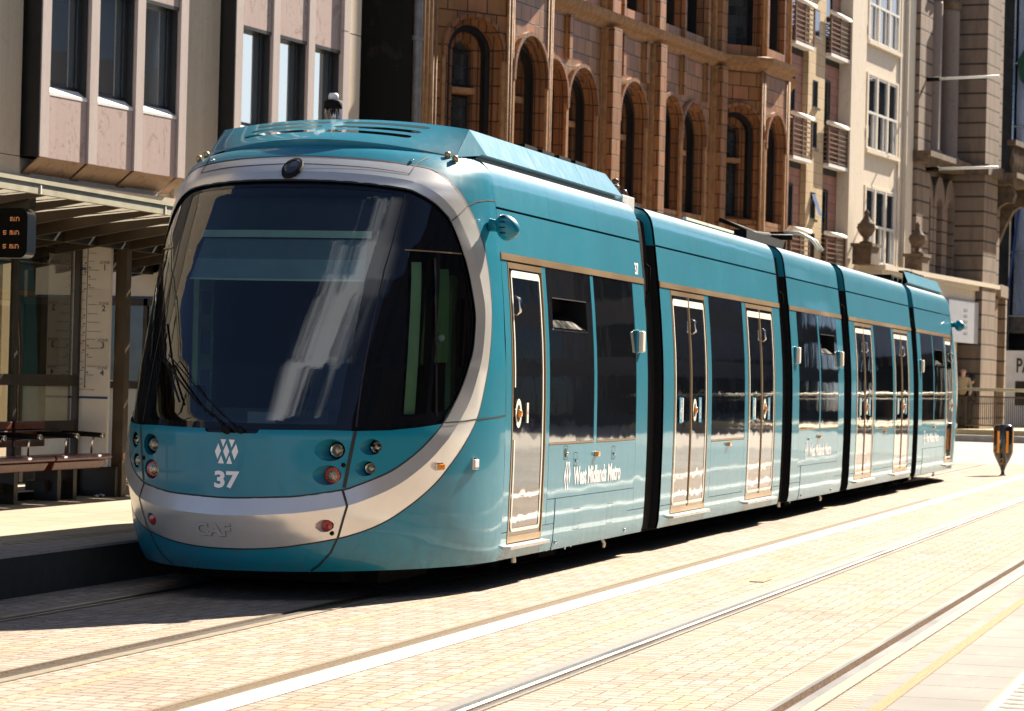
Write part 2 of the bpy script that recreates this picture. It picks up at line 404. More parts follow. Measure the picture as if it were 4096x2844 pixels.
def section(name, y0, y1, kind, flip=False, label=None):
    """one body section; kind 'end','door','mid'; features given for the end nearest the photographer and mirrored when flip"""
    yf = (lambda y: y0 + y1 - y) if flip else (lambda y: y)
    mb = MB()
    def P(a, b, z0, z1, sd, **k):
        a, b = sorted((yf(a), yf(b))); panel(mb, sd, a, b, z0, z1, **k)
    g = .004
    feats = []
    # dark inner shell that shows in every joint
    zs = PZ
    for sd in (1, -1):
        for i in range(len(zs) - 1):
            a = [skin(sd, y, z, -.23 if .5 < z < 3 else -.05) for z in (zs[i], zs[i + 1]) for y in (y0 + .01, y1 - .01)]
            mb.poly([a[0], a[1], a[3], a[2]], 1, True)
    mb.poly([(-1.0, y0, 3.345), (1.0, y0, 3.345), (1.0, y1, 3.345), (-1.0, y1, 3.345)], 2)
    mb.poly([(-1.3, y0, .24), (1.3, y0, .24), (1.3, y1, .24), (-1.3, y1, .24)], 1)
    # end plates (teal on the cove, black below)
    for ye in (y0, y1):
        for sd in (1, -1):
            for i in range(len(zs) - 1):
                z0, z1 = zs[i], zs[i + 1]; m = 0 if z0 >= 2.94 else 1
                t = .25
                mb.poly([skin(sd, ye, z0, 0), skin(sd, ye, z1, 0), (sd * max(prof(z1) - t, .8), ye, z1), (sd * (prof(z0) - t), ye, z0)], m)
        mb.poly([(-1.2, ye + (.01 if ye == y0 else -.01), .25), (1.2, ye + (.01 if ye == y0 else -.01), .25), (1.1, ye + (.01 if ye == y0 else -.01), 3.3), (-1.1, ye + (.01 if ye == y0 else -.01), 3.3)], 1)
    root = [None]
    for sd in (1, -1):
        # cove, cant-rail band, bronze moulding
        L = y1 - y0; n = max(1, round(L / 1.57)); cuts = [y0 + L * k / n for k in range(n + 1)]
        for k in range(n): panel(mb, sd, cuts[k] + (.002 if k else 0), cuts[k + 1] - (.002 if k < n - 1 else 0), 2.957, 3.34, 0, 0, .02)
        panel(mb, sd, y0, y1, 2.605, 2.938, 0, 0, .02)
        panel(mb, sd, y0, y1, 2.549, 2.602, .008, 3, .03)
        if kind == 'end':
            P(19.952, 20.115, .436, 2.545, sd); P(19.952, 20.115, .222, .43, sd); P(20.119, 21.105, .222, .335, sd)
            P(21.109, 21.224, .444, 2.545, sd); P(22.683, 22.782, 1.09, 2.545, sd); P(24.242, 24.69, .449, 2.545, sd)
            P(21.232, 24.238, .650, 1.090, sd)
            P(21.109, 21.482, .222, .440, sd); P(21.232, 21.482, .444, .645, sd)
            P(21.488, 24.022, .222, .645, sd, off=.004); P(24.028, 24.238, .449, .645, sd); P(24.028, 24.69, .222, .443, sd)
        elif kind == 'door':
            P(y0, y0 + .455, .44, 2.545, sd); P(y0, y0 + .455, .222, .434, sd)
            P(y0 + .459, y0 + 2.03, .222, .335, sd)
            P(y0 + 2.034, y0 + 2.235, .44, 2.545, sd); P(y0 + 2.24, y0 + 4.0, .446, 1.022, sd); P(y0 + 4.005, y0 + 4.195, .44, 2.545, sd)
            P(y0 + 2.034, y0 + 4.195, .222, .440, sd); P(y0 + 4.2, y0 + 5.80, .222, .335, sd)
            P(y0 + 5.805, y1, .44, 2.545, sd); P(y0 + 5.805, y1, .222, .434, sd)
        else:
            P(y0, y0 + .465, .445, 2.545, sd); P(y0 + 1.945, y0 + 2.045, 1.08, 2.545, sd); P(y0 + 3.42, y1, .445, 2.545, sd)
            P(y0 + .47, y0 + 3.415, .643, 1.08, sd); P(y0 + .7, y0 + 3.2, .222, .638, sd, off=.004)
            P(y0 + .47, y0 + .695, .445, .638, sd); P(y0 + 3.205, y0 + 3.415, .445, .638, sd)
            P(y0, y0 + .695, .222, .439, sd); P(y0 + 3.205, y1, .222, .439, sd)
    ob = mb.build('body_section', [M['teal'], M['black'], M['roofgrey'], M['bronze']], tram, TO, recalc=False)
    if label: ob['label'] = label
    for sd in (1, -1):
        if kind == 'end':
            a, b = sorted((yf(20.119), yf(21.105))); door(ob, sd, a, b, False, flip)
            a, b = sorted((yf(21.232), yf(22.679))); window(ob, sd, a, b, 1.112, 2.545, hopper=(.14, 1.25) if not flip else (.2, 1.31))
            a, b = sorted((yf(22.788), yf(24.236))); window(ob, sd, a, b, 1.112, 2.545)
            camera_box(ob, sd, yf(24.36)); lamp_box(ob, sd, yf(22.77), .992)
            mb = MB()
            for yy, zz in ((21.755, 1.02), (22.08, .96), (23.4, .99)):
                c = yf(yy)
                band(mb, sd, rrect(c - .06, c + .06, zz - .06, zz + .06, .015, 2), rrect(c - .054, c + .054, zz - .054, zz + .054, .013, 2), .001, 1)
                if yy < 22: shape(mb, sd, ell(c, zz, .035, .04), .002, 1)
                mb.lathe(skin(sd, c + .02, zz - .01, 0), [(.014, 0), (.014, .014), (0, .014)], 10, 0, (sd, 0, 0)); mb.build('access_flap', [M['chrome'], M['seam']], ob, TO, recalc=False); mb = MB()
            for yy, zz in ((21.56, .28), (23.98, .27)): mb = MB(); mb.lathe(skin(sd, yf(yy), zz, 0), [(.016, 0), (.012, .02), (0, .02)], 10, 0, (sd, 0, 0)); mb.build('lock', M['chrome'], ob, TO, recalc=False)
            # inset flap outlines on the lower cover
            for aa, bb in ((22.1, 22.3), (23.25, 23.45)):
                mb = MB(); a, b = sorted((yf(aa), yf(bb))); band(mb, sd, rrect(a, b, .36, .54, .01, 1), rrect(a + .004, b - .004, .364, .536, .01, 1), .0055, 1); mb.build('access_flap', [M['chrome'], M['seam']], ob, TO, recalc=False)
        elif kind == 'door':
            for a, b in ((y0 + .459, y0 + 2.03), (y0 + 4.2, y0 + 5.80)): door(ob, sd, a, b, True)
            window(ob, sd, y0 + 2.24, y0 + 4.0, 1.045, 2.545); lamp_box(ob, sd, y0 + 3.11, .985)
        else:
            window(ob, sd, y0 + .47, y0 + 1.94, 1.10, 2.545); window(ob, sd, y0 + 2.05, y0 + 3.415, 1.10, 2.545, hopper=(.1, 1.15))
            camera_box(ob, sd, y0 + .28); camera_box(ob, sd, y0 + 3.55); lamp_box(ob, sd, y0 + 1.93, .987)
            for yy, zz in ((1.17, .965), (.85, .27), (3.1, .27)):
                mb = MB(); mb.lathe(skin(sd, y0 + yy, zz, 0), [(.016, 0), (.012, .02), (0, .02)], 10, 0, (sd, 0, 0)); mb.build('lock', M['chrome'], ob, TO, recalc=False)
    return ob
YF = 68.38  # far end mirrors the near one: y -> YF - y
sec1 = section('s', 19.95, 24.69, 'end', label='near end body section with the operator name under its two windows')
sec2 = section('s', 25.36, 31.63, 'door', label='second body section with two double doors')
sec3 = section('s', 32.30, 36.18, 'mid', label='short middle body section with two windows')
sec4 = section('s', 36.82, 43.09, 'door', label='fourth body section with two double doors')
def sec_end_far():
    global section
    return None
# far end: build near-end features in mirrored coordinates
_y0, _y1 = YF - 24.69, YF - 19.95
def section_far():
    off = _y0 + _y1
    # reuse the near layout by shifting yf: y -> YF - y
    return section_m()
def section_m():
    mb = MB(); y0, y1 = _y0, _y1; zs = PZ
    def P(a, b, z0, z1, sd, **k): panel(mb, sd, YF - b, YF - a, z0, z1, **k)
    for sd in (1, -1):
        for i in range(len(zs) - 1):
            a = [skin(sd, y, z, -.23 if .5 < z < 3 else -.05) for z in (zs[i], zs[i + 1]) for y in (y0 + .01, y1 - .01)]; mb.poly([a[0], a[1], a[3], a[2]], 1, True)
        for i in range(len(zs) - 1):
            z0, z1 = zs[i], zs[i + 1]; mb.poly([skin(sd, y0, z0, 0), skin(sd, y0, z1, 0), (sd * max(prof(z1) - .16, .8), y0, z1), (sd * (prof(z0) - .16), y0, z0)], 0 if z0 >= 2.94 else 1)
        for k in range(3): panel(mb, sd, y0 + 1.58 * k + .002, y0 + 1.58 * (k + 1) - .002, 2.957, 3.34, 0, 0, .02)
        panel(mb, sd, y0, y1, 2.605, 2.938, 0, 0, .02); panel(mb, sd, y0, y1, 2.549, 2.602, .008, 3, .03)
        P(19.952, 20.115, .436, 2.545, sd); P(19.952, 20.115, .222, .43, sd); P(20.119, 21.105, .222, .335, sd)
        P(21.109, 21.224, .444, 2.545, sd); P(22.683, 22.782, 1.09, 2.545, sd); P(24.242, 24.69, .449, 2.545, sd)
        P(21.232, 24.238, .650, 1.090, sd); P(21.109, 21.482, .222, .440, sd); P(21.232, 21.482, .444, .645, sd)
        P(21.488, 24.022, .222, .645, sd, off=.004); P(24.028, 24.238, .449, .645, sd); P(24.028, 24.69, .222, .443, sd)
    mb.poly([(-1.0, y0, 3.345), (1.0, y0, 3.345), (1.0, y1, 3.345), (-1.0, y1, 3.345)], 2)
    mb.poly([(-1.3, y0, .24), (1.3, y0, .24), (1.3, y1, .24), (-1.3, y1, .24)], 1)
    mb.poly([(-1.2, y0 + .01, .25), (1.2, y0 + .01, .25), (1.1, y0 + .01, 3.3), (-1.1, y0 + .01, 3.3)], 1)
    ob = mb.build('body_section', [M['teal'], M['black'], M['roofgrey'], M['bronze']], tram, TO, recalc=False)
    ob['label'] = 'far end body section with a single door at its end'
    for sd in (1, -1):
        door(ob, sd, YF - 21.105, YF - 20.119, False, True)
        window(ob, sd, YF - 22.679, YF - 21.232, 1.112, 2.545, hopper=(.2, 1.31)); window(ob, sd, YF - 24.236, YF - 22.788, 1.112, 2.545)
        camera_box(ob, sd, YF - 24.36); lamp_box(ob, sd, YF - 22.77, .992)
    return ob
sec5 = section_m()

# operator lettering and emblem on a body side
EMB = [[(762, 312), (808, 312), (785, 375)], [(830, 312), (880, 314), (855, 377)], [(745, 345), (768, 405), (740, 472), (717, 410)],
       [(812, 345), (837, 408), (812, 472), (786, 408)], [(890, 345), (910, 408), (880, 475), (856, 408)], [(770, 440), (795, 505), (745, 505)], [(838, 440), (862, 507), (815, 507)]]
EMB = [[((x - 813) / 195.0, (408 - y) / 195.0) for x, y in p] for p in EMB]
def side_lettering(parent, yc, flip, mt, num=True):
    mb = MB(); d = 1
    for p in EMB: shape(mb, 1, [(yc + x * .20 * 1.0, .828 + z * .235) for x, z in p], .003)
    mb.build('emblem', M[mt], parent, TO, recalc=False); mb = MB()
    put_text(mb, 'West Midlands Metro', lambda x, y: skin(1, yc + .22 + x, .81 + y, .003), .205, 0, .007, 'LEFT', .90)
    o = mb.build('lettering', M[mt], parent, TO, recalc=False); o['label'] = 'white lettering West Midlands Metro'
side_lettering(sec1, 21.83, False, 'white'); side_lettering(sec3, 33.35, False, 'white'); side_lettering(sec5, 44.5, False, 'white')
mb = MB(); put_text(mb, '37', lambda x, y: skin(1, 24.46 + x, 2.675 + y, .003), .15, 0, .004); mb.build('lettering', M['white'], sec1, TO, recalc=False)

# gangway bellows
for y0, y1 in ((24.69, 25.36), (31.63, 32.30), (36.18, 36.82), (43.09, 43.69)):
    mb = MB(); n = 10; ys = [y0 - .02 + (y1 - y0 + .04) * k / n for k in range(n + 1)]
    pr = [(prof(z) - .10, z) for z in PZ if z < 3.2] + [(1.0, 3.25), (.6, 3.27)]
    for sd in (1, -1):
        for k in range(n):
            o1 = .018 * (k % 2); o2 = .018 * ((k + 1) % 2)
            for i in range(len(pr) - 1):
                a, b = pr[i], pr[i + 1]
                mb.poly([(sd * (a[0] + o1), ys[k], a[1]), (sd * (a[0] + o2), ys[k + 1], a[1]), (sd * (b[0] + o2), ys[k + 1], b[1]), (sd * (b[0] + o1), ys[k], b[1])], 0)
    mb.poly([(-.6, y0, 3.27), (.6, y0, 3.27), (.6, y1, 3.27), (-.6, y1, 3.27)], 0)
    mb.poly([(-1.2, y0, .25), (1.2, y0, .25), (1.2, y1, .25), (-1.2, y1, .25)], 0)
    # hanging cable and handle seen in the gap
    mb.tube([(1.19, y0 + .1, 3.1), (1.24, y0 + .12, 2.7), (1.27, y0 + .12, 2.0), (1.28, y0 + .12, .9)], .014, 6, 1)
    mb.tube([(1.24, y0 + .34, 2.75), (1.28, y0 + .34, 2.72), (1.28, y0 + .34, 2.5), (1.25, y0 + .34, 2.47)], .012, 6, 1)
    mb.build('gangway_bellows', [M['bellows'], M['under']], tram, TO, recalc=False)
# ------------------------------------------------------------------ cab nose, a surface S(s, v): s along the plan arc (-1..1), v up the height
VT = [.22,.30,.38,.50,.61,.74,.9,1.2,1.3,1.7,2.2,2.6,2.97,3.06,3.15,3.22,3.30,3.40,3.50,3.70]
ZT = [.22,.30,.38,.50,.61,.74,.9,1.2,1.3,1.7,2.2,2.6,2.97,3.06,3.15,3.21,3.26,3.30,3.325,3.35]
XT = [1.335,1.352,1.358,1.363,1.366,1.369,1.372,1.375,1.374,1.368,1.335,1.298,1.25,1.238,1.224,1.205,1.165,1.11,1.05,.85]
YT = [17.82,17.75,17.72,17.69,17.67,17.67,17.67,17.67,17.70,17.89,18.18,18.42,18.66,18.75,18.90,19.02,19.15,19.35,19.52,19.85]
NV = [.22,.5,.9,1.22,1.3,1.75,2.35,2.7,3.0,3.2]; NN = [1.9,2.1,2.2,2.22,2.2,2.25,2.38,2.35,2.3,2.25]
YE = 19.95
import bisect
_pc = {}
def plan(v):
    k = round(v, 4)
    if k in _pc: return _pc[k]
    n = lerp(v, NV, NN); X = lerp(v, VT, XT); Y = lerp(v, VT, YT); p = []
    for i in range(49):
        f = i / 48 * math.pi / 2
        p.append((X * math.sin(f) ** (2 / n), YE - (YE - Y) * max(math.cos(f), 0) ** (2 / n)))
    L = [0]
    for i in range(48): L.append(L[-1] + math.dist(p[i], p[i + 1]))
    _pc[k] = (p, L); return _pc[k]
def S(s, v):
    v = min(max(v, .22), 3.7)
    p, L = plan(v); a = min(abs(s), 1) * L[-1]
    i = min(max(bisect.bisect_left(L, a), 1), 48); f = (a - L[i - 1]) / (L[i] - L[i - 1])
    x = p[i - 1][0] + (p[i][0] - p[i - 1][0]) * f; y = p[i - 1][1] + (p[i][1] - p[i - 1][1]) * f
    X = lerp(v, VT, XT); cr = .085 * min(max((v - 3.0) / .3, 0), 1) * (1 - (x / X) ** 2)
    return Vector((math.copysign(x, s) if s else 0.0, y, lerp(v, VT, ZT) + cr))
def Sn(s, v, h=0.0):
    P0 = S(s, v)
    if h == 0: return P0
    e = .02; a = S(min(s + e, 1), v) - S(max(s - e, -1), v); b = S(s, min(v + .03, 3.7)) - S(s, max(v - .03, .22))
    n = a.cross(b)
    if n.length < 1e-9: return P0
    return P0 + n.normalized() * h
INNER = [(0, 3.047), (.24, 3.041), (.4441, 3.014), (.5087, 2.977), (.5714, 2.913), (.6095, 2.851), (.6408, 2.791), (.6716, 2.679), (.6981, 2.554), (.7239, 2.411), (.7511, 2.21), (.7621, 2.10), (.7605, 1.993), (.7483, 1.832), (.7207, 1.681), (.6914, 1.55), (.6576, 1.429), (.6157, 1.3), (.5642, 1.184), (.513, 1.084), (.4531, .986), (.4134, .932), (.3615, .879), (.3166, .835), (.2884, .812), (.1809, .766), (.1223, .754), (.03, .742), (0, .741)]
OUTER = [(0, 3.21), (.1651, 3.206), (.3281, 3.20), (.5003, 3.186), (.5732, 3.170), (.6278, 3.128), (.6796, 3.059), (.7184, 2.991), (.7491, 2.918), (.7896, 2.819), (.8189, 2.708), (.8497, 2.578), (.8723, 2.408), (.8815, 2.24), (.8835, 2.097), (.8739, 1.934), (.8552, 1.76), (.8316, 1.6), (.8104, 1.458), (.783, 1.317), (.7349, 1.18), (.6852, 1.061), (.6394, .961), (.6024, .88), (.5493, .782), (.4831, .677), (.4226, .59), (.3659, .529), (.3129, .486), (.2793, .464), (.2, .425), (.13, .397), (.0605, .383), (0, .38)]
def smooth_line(p, n=3):
    o = []
    for i in range(len(p) - 1):
        p0 = p[max(i - 1, 0)]; p1 = p[i]; p2 = p[i + 1]; p3 = p[min(i + 2, len(p) - 1)]
        if i == 0: p0 = (-p2[0], p2[1])
        if i == len(p) - 2: p3 = (-p1[0], p1[1])
        for k in range(n):
            t = k / n
            o.append(tuple(.5 * (2 * p1[j] + (p2[j] - p0[j]) * t + (2 * p0[j] - 5 * p1[j] + 4 * p2[j] - p3[j]) * t * t + (3 * p1[j] - p0[j] - 3 * p2[j] + p3[j]) * t ** 3) for j in (0, 1)))
    o.append(p[-1]); return o
INs = smooth_line(INNER); OUs = smooth_line(OUTER)
KS = 2.7
def sdist(s, v, line):
    """signed distance to the closed outline, positive inside; the outline mirrors in s"""
    s = abs(s); best = 1e9; ins = False
    for i in range(len(line) - 1):
        x1, y1 = line[i]; x2, y2 = line[i + 1]
        dx = (x2 - x1) * KS; dy = y2 - y1; px = (s - x1) * KS; py = v - y1
        t = max(0, min(1, (px * dx + py * dy) / (dx * dx + dy * dy + 1e-12)))
        d = (px - t * dx) ** 2 + (py - t * dy) ** 2
        if d < best: best = d
        if (y1 > v) != (y2 > v) and s < x1 + (v - y1) * (x2 - x1) / (y2 - y1): ins = not ins
    return math.sqrt(best) * (1 if ins else -1)
_ci = {}; _co = {}
def gi(s, v):
    k = (round(abs(s), 5), round(v, 5))
    if k not in _ci: _ci[k] = sdist(s, v, INs)
    return _ci[k]
def go(s, v):
    k = (round(abs(s), 5), round(v, 5))
    if k not in _co: _co[k] = sdist(s, v, OUs)
    return _co[k]
def clip(poly, fn):
    d = [fn(*p) for p in poly]
    if min(d) >= 0: return poly
    if max(d) < 0: return []
    o = []
    for i in range(len(poly)):
        a, b, da, db = poly[i], poly[(i + 1) % len(poly)], d[i], d[(i + 1) % len(poly)]
        if da >= 0: o.append(a)
        if (da >= 0) != (db >= 0):
            t = da / (da - db); o.append((a[0] + (b[0] - a[0]) * t, a[1] + (b[1] - a[1]) * t))
    return o
def region(mb, s0, s1, v0, v1, ns, nv, fns, m=0, h=0.0, P=None):
    """grid over (s, v) clipped by the functions (kept where >= 0) and laid on the cab surface"""
    P = P or (lambda s, v: Sn(s, v, h(s, v) if callable(h) else h))
    cache = {}
    def vid(q):
        k = (round(q[0], 5), round(q[1], 5))
        if k not in cache: cache[k] = mb.v(P(*q))
        return cache[k]
    for i in range(ns):
        for j in range(nv):
            a, b = s0 + (s1 - s0) * i / ns, s0 + (s1 - s0) * (i + 1) / ns
            c, d = v0 + (v1 - v0) * j / nv, v0 + (v1 - v0) * (j + 1) / nv
            pl = [(a, c), (b, c), (b, d), (a, d)]
            for fn in fns:
                pl = clip(pl, fn)
                if len(pl) < 3: break
            if len(pl) >= 3:
                ids = []
                for q in pl:
                    k = vid(q)
                    if not ids or k != ids[-1]: ids.append(k)
                if ids[0] == ids[-1]: ids.pop()
                if len(set(ids)) >= 3: mb.f(ids, m, True)
def ribbon(mb, pts, w, m=0, h=.002, P=None):
    P = P or (lambda s, v: Sn(s, v, h))
    o = []
    for i, (s, v) in enumerate(pts):
        a = pts[max(i - 1, 0)]; b = pts[min(i + 1, len(pts) - 1)]
        dx = (b[0] - a[0]) * KS; dy = b[1] - a[1]; l = math.hypot(dx, dy) or 1
        nx, ny = -dy / l * w / 2 / KS, dx / l * w / 2
        o.append((mb.v(P(s + nx, v + ny)), mb.v(P(s - nx, v - ny))))
    for i in range(len(o) - 1): mb.f((o[i][0], o[i + 1][0], o[i + 1][1], o[i][1]), m, True)
def dense(p, st=.02):
    o = [p[0]]
    for a, b in zip(p, p[1:]):
        n = max(1, int(math.hypot((b[0] - a[0]) * KS, b[1] - a[1]) / st / 2))
        for k in range(1, n + 1): o.append((a[0] + (b[0] - a[0]) * k / n, a[1] + (b[1] - a[1]) * k / n))
    return o

BELT = [(0, 1.222), (.24, 1.232), (.31, 1.228), (.41, 1.235), (.5, 1.255), (.605, 1.284), (1, 1.34)]
def belt(s): return lerp(abs(s), [b[0] for b in BELT], [b[1] for b in BELT])
PV = [1.267, 1.596, 1.957, 2.35, 2.6, 2.865, 3.01]; PSS = [.2804, .2904, .3071, .3264, .3553, .3901, .422]
def pil(v): return lerp(v, PV, PSS)
LAMPS = [(.2508, 1.091, .105, .078, 'head'), (.2449, .914, .098, .070, 'tail'), (.3597, 1.116, .088, .058, 'side'), (.3458, .964, .083, .055, 'amber'), (.242, .559, .066, .046, 'fog')]
def lampf(s, v):
    return min(math.hypot((abs(s) - c[0]) * KS / c[2], (v - c[1]) / c[3]) - 1 for c in LAMPS)
def notch(s, v):  # recess for the wiper foot in the bonnet edge
    d = min((s + .0585) * KS, (.078 - s) * KS, (v - 1.197) * 1.0, (v - 1.197) + .8 * (.064 - abs(s - .008)) * KS * .3)
    return -d

UC = .33
def uu(s, v):
    a = max(-gi(s, v), 0); b = max(go(s, v), 0); return a / (a + b + 1e-9)
def bumpH(s, v):
    u = uu(s, v); amp = .034 if v < 2.2 else max(.008, .034 - (v - 2.2) * .05)
    return amp * min(u / UC, (1 - u) / (1 - UC))

def make_cab(mirror):
    T = (lambda x, y, z: (x, YF - y, z)) if mirror else None
    fns = dict(ns=100 if mirror else 200, nv=56 if mirror else 110)
    def B():
        b = MB(); b.T = T; return b
    # --- shell: teal outside the ring, silver ring, teal bonnet inside it, seams
    mb = B(); ns, nv = fns['ns'], fns['nv']
    region(mb, -1, 1, .22, 3.7, ns, nv, [lambda s, v: -go(s, v)], 0)
    region(mb, -1, 1, .30, 3.3, ns, nv, [lambda s, v: go(s, v), lambda s, v: -gi(s, v), lambda s, v: UC - uu(s, v), lampf], 1, bumpH)
    region(mb, -1, 1, .30, 3.3, ns, nv, [lambda s, v: go(s, v), lambda s, v: -gi(s, v), lambda s, v: uu(s, v) - UC, lampf], 1, bumpH)
    region(mb, -.7, .7, .70, 1.32, int(ns * .7), int(nv * .25), [gi, lambda s, v: belt(s) - v, lampf, notch], 0)
    full = lambda L: L + [(-a, b) for a, b in L[::-1][1:]]
    ribbon(mb, full(INs), .012, 2, .0025); ribbon(mb, full(OUs), .010, 2, .0025)
    for sg in (1, -1):
        ribbon(mb, dense([(sg * .3147, 1.228), (sg * .300, 1.0), (sg * .290, .826)]), .026, 2, .003)
        ribbon(mb, dense([(sg * .286, .815), (sg * .295, .70), (sg * .279, .468)]), .016, 2, lambda *a: 0, P=lambda s, v: Sn(s, v, bumpH(s, v) + .003))
        ribbon(mb, dense([(sg * .279, .468), (sg * .262, .36), (sg * .231, .267), (sg * .21, .23)]), .014, 2, .003)
        ribbon(mb, dense([(sg * .6157, 1.292), (sg * .70, 1.302), (sg * .783, 1.317)]), .012, 2, .003, P=lambda s, v: Sn(s, v, bumpH(s, v) + .003))
        ribbon(mb, dense([(sg * .783, 1.317), (sg * .95, 1.336), (sg * 1.0, 1.345)]), .010, 2, .003)
        ribbon(mb, dense([(sg * .6408, 2.791), (sg * .70, 2.868), (sg * .7456, 2.927)]), .009, 2, .003, P=lambda s, v: Sn(s, v, bumpH(s, v) + .003))
        ribbon(mb, dense([(sg * .7456, 2.927), (sg * .81, 2.965), (sg * .9, 2.99), (sg * .9969, 2.997)]), .010, 2, .003)
        ribbon(mb, dense([(sg * .47, 3.115), (sg * .5003, 3.186), (sg * .54, 3.24), (sg * .5833, 3.288)]), .009, 2, .003, P=lambda s, v: Sn(s, v, (bumpH(s, v) if go(s, v) > 0 else 0) + .003))
    ribbon(mb, dense([(-.47, 3.115), (-.3, 3.137), (0, 3.150), (.3, 3.137), (.47, 3.115)]), .006, 2, .003, P=lambda s, v: Sn(s, v, bumpH(s, v) + .003))
    cab = mb.build('cab_shell', [M['teal_front'], M['silver'], M['seam']], tram, TO, recalc=False)
    cab['label'] = 'far cab nose' if mirror else 'rounded near cab nose with a silver ring round the black glazing'
    # --- glazing
    nss, nvv = int(ns * .8), int(nv * .62)
    W = lambda s, v: min(gi(s, v) - .006, v - belt(s) - .004)
    wo = lambda s, v: min(gi(s, v) - .035, v - 1.275, (pil(v) - .012 - abs(s)) * KS)
    barf = lambda s, v: abs(abs(s) - .566 + (2.0 - v) * .022) * KS - .022
    so = lambda s, v: min(2.545 - v, (abs(s) - .455) * KS, gi(s, v) - .036, v - (1.335 + max(0, abs(s) - .45) * .25), barf(s, v))
    mb = B()
    region(mb, -.5, .5, 1.2, 3.06, nss, nvv, [wo], 0, -.018)
    mb.build('windscreen', M['wscreen'], cab, TO, recalc=False)
    mb = B()
    region(mb, -.8, .8, 1.2, 3.06, nss, nvv, [W, lambda s, v: -wo(s, v), lambda s, v: -so(s, v)], 0, -.016)
    # thin black edge lines: pillar joint and side window head
    for sg in (1, -1):
        ribbon(mb, dense([(sg * .3189, 1.26), (sg * .325, 1.6), (sg * .342, 2.0), (sg * .372, 2.4), (sg * .41, 2.7), (sg * .45, 2.98)]), .012, 1, -.012)
        ribbon(mb, dense([(sg * .4416, 2.557), (sg * .6946, 2.554)]), .010, 2, -.011)
        ribbon(mb, dense([(sg * .558, 2.505), (sg * .566, 1.9), (sg * .585, 1.34)]), .022, 3, -.006)
    mb.build('glazing_surround', [M['gblack'], M['seam'], M['bronze'], M['chrome']], cab, TO, recalc=False)
    for sg in (1, -1):
        mb = B()
        a, b = (.455, .78) if sg > 0 else (-.78, -.455)
        region(mb, a, b, 1.3, 2.57, 60, nvv, [so], 0, -.020)
        mb.build('side_window', M['wscreen'], cab, TO, recalc=False)
    # --- lamps in oval recesses
    for sg in (1, -1):
        for (ls, lv, rs, rv, kind) in LAMPS:
            mb = B(); n = 24; c0 = S(sg * ls, lv)
            ht = (lambda s, v: bumpH(s, v)) if kind == 'fog' else (lambda s, v: 0.0)
            rim = []
            for k in range(n):
                a = 2 * math.pi * k / n; s, v = sg * ls + rs / KS * math.cos(a), lv + rv * math.sin(a); rim.append(Sn(s, v, ht(s, v)))
            R0 = {'head': .050, 'tail': .060, 'side': .044, 'amber': .042, 'fog': .040}[kind]
            off = {'head': .115, 'tail': .095, 'side': .10, 'amber': .09, 'fog': .055}[kind]
            cc = Vector((c0.x + sg * .012, c0.y + off, c0.z - .003)); rv2 = min(R0, rv * .9)
            if rv2 < R0: R0 = rv2
            # rim angle runs one way for s>0, match the disc ring to it
            R1 = R0 * 1.22 if kind in ('head', 'side', 'amber') else R0 * 1.04
            disc = [Vector((cc.x + R1 * math.cos(2 * math.pi * k / n), cc.y, cc.z + R1 * math.sin(2 * math.pi * k / n))) for k in range(n)]
            a = [mb.v(p) for p in rim]; b = [mb.v(p) for p in disc]
            bm_ = 0 if kind != 'fog' else 3
            for k in range(n): mb.f((a[k], a[(k + 1) % n], b[(k + 1) % n], b[k]), bm_, True)
            def ring(r1, r2, y1, y2, m):
                p = [mb.v((cc.x + r1 * math.cos(2 * math.pi * k / n), cc.y + y1, cc.z + r1 * math.sin(2 * math.pi * k / n))) for k in range(n)]
                q = [mb.v((cc.x + r2 * math.cos(2 * math.pi * k / n), cc.y + y2, cc.z + r2 * math.sin(2 * math.pi * k / n))) for k in range(n)]
                for k in range(n): mb.f((p[k], p[(k + 1) % n], q[(k + 1) % n], q[k]), m, True)
                return q
            ring(R1, R0, 0, -.004, 1)
            if kind == 'tail':
                ring(R0, R0 * .97, 0, -.012, 1); ring(R0 * .97, R0 * .6, -.012, -.014, 4); q = ring(R0 * .6, R0 * .2, -.014, -.020, 2); mb.f(q, 2)
                for k in range(14):
                    a_ = 2 * math.pi * k / 14; p = Vector((cc.x + R0 * .8 * math.cos(a_), cc.y - .015, cc.z + R0 * .8 * math.sin(a_)))
                    mb.lathe(p, [(.004, 0), (.003, .003), (0, .003)], 6, 5, (0, -1, 0))
                for k in range(8):
                    a_ = 2 * math.pi * k / 8; p = Vector((cc.x + R0 * .38 * math.cos(a_), cc.y - .018, cc.z + R0 * .38 * math.sin(a_)))
                    mb.lathe(p, [(.006, 0), (.004, .004), (0, .004)], 6, 6, (0, -1, 0))
            elif kind == 'fog':
                q = ring(R0, R0 * .96, 0, -.015, 1); q = ring(R0 * .96, R0 * .15, -.015, -.02, 4); mb.f(q, 1)
            else:
                q = ring(R0, R0 * .95, 0, -.010, 1); q = ring(R0 * .95, R0 * .80, -.010, -.004, 6); lm = 2
                q = ring(R0 * .80, R0 * .5, -.004, -.014, lm); q = ring(R0 * .5, R0 * .15, -.014, -.018, lm); mb.f(q, lm)
                if kind == 'side':
                    for k in range(3):
                        a_ = 2 * math.pi * k / 3 + .6; mb.lathe((cc.x + R0 * .5 * math.cos(a_), cc.y - .012, cc.z + R0 * .5 * math.sin(a_)), [(.012, 0), (.010, .006), (0, .006)], 10, 1, (0, -1, 0))
            nm = {'head': 'headlight', 'tail': 'tail_light', 'side': 'driving_light', 'amber': 'indicator_light', 'fog': 'fog_light'}[kind]
            mb.build(nm, [M['teal_front'], M['black'], M['lens'], M['silver'], M['redlens'], M['amber'], M['chrome']], cab, TO, recalc=False)
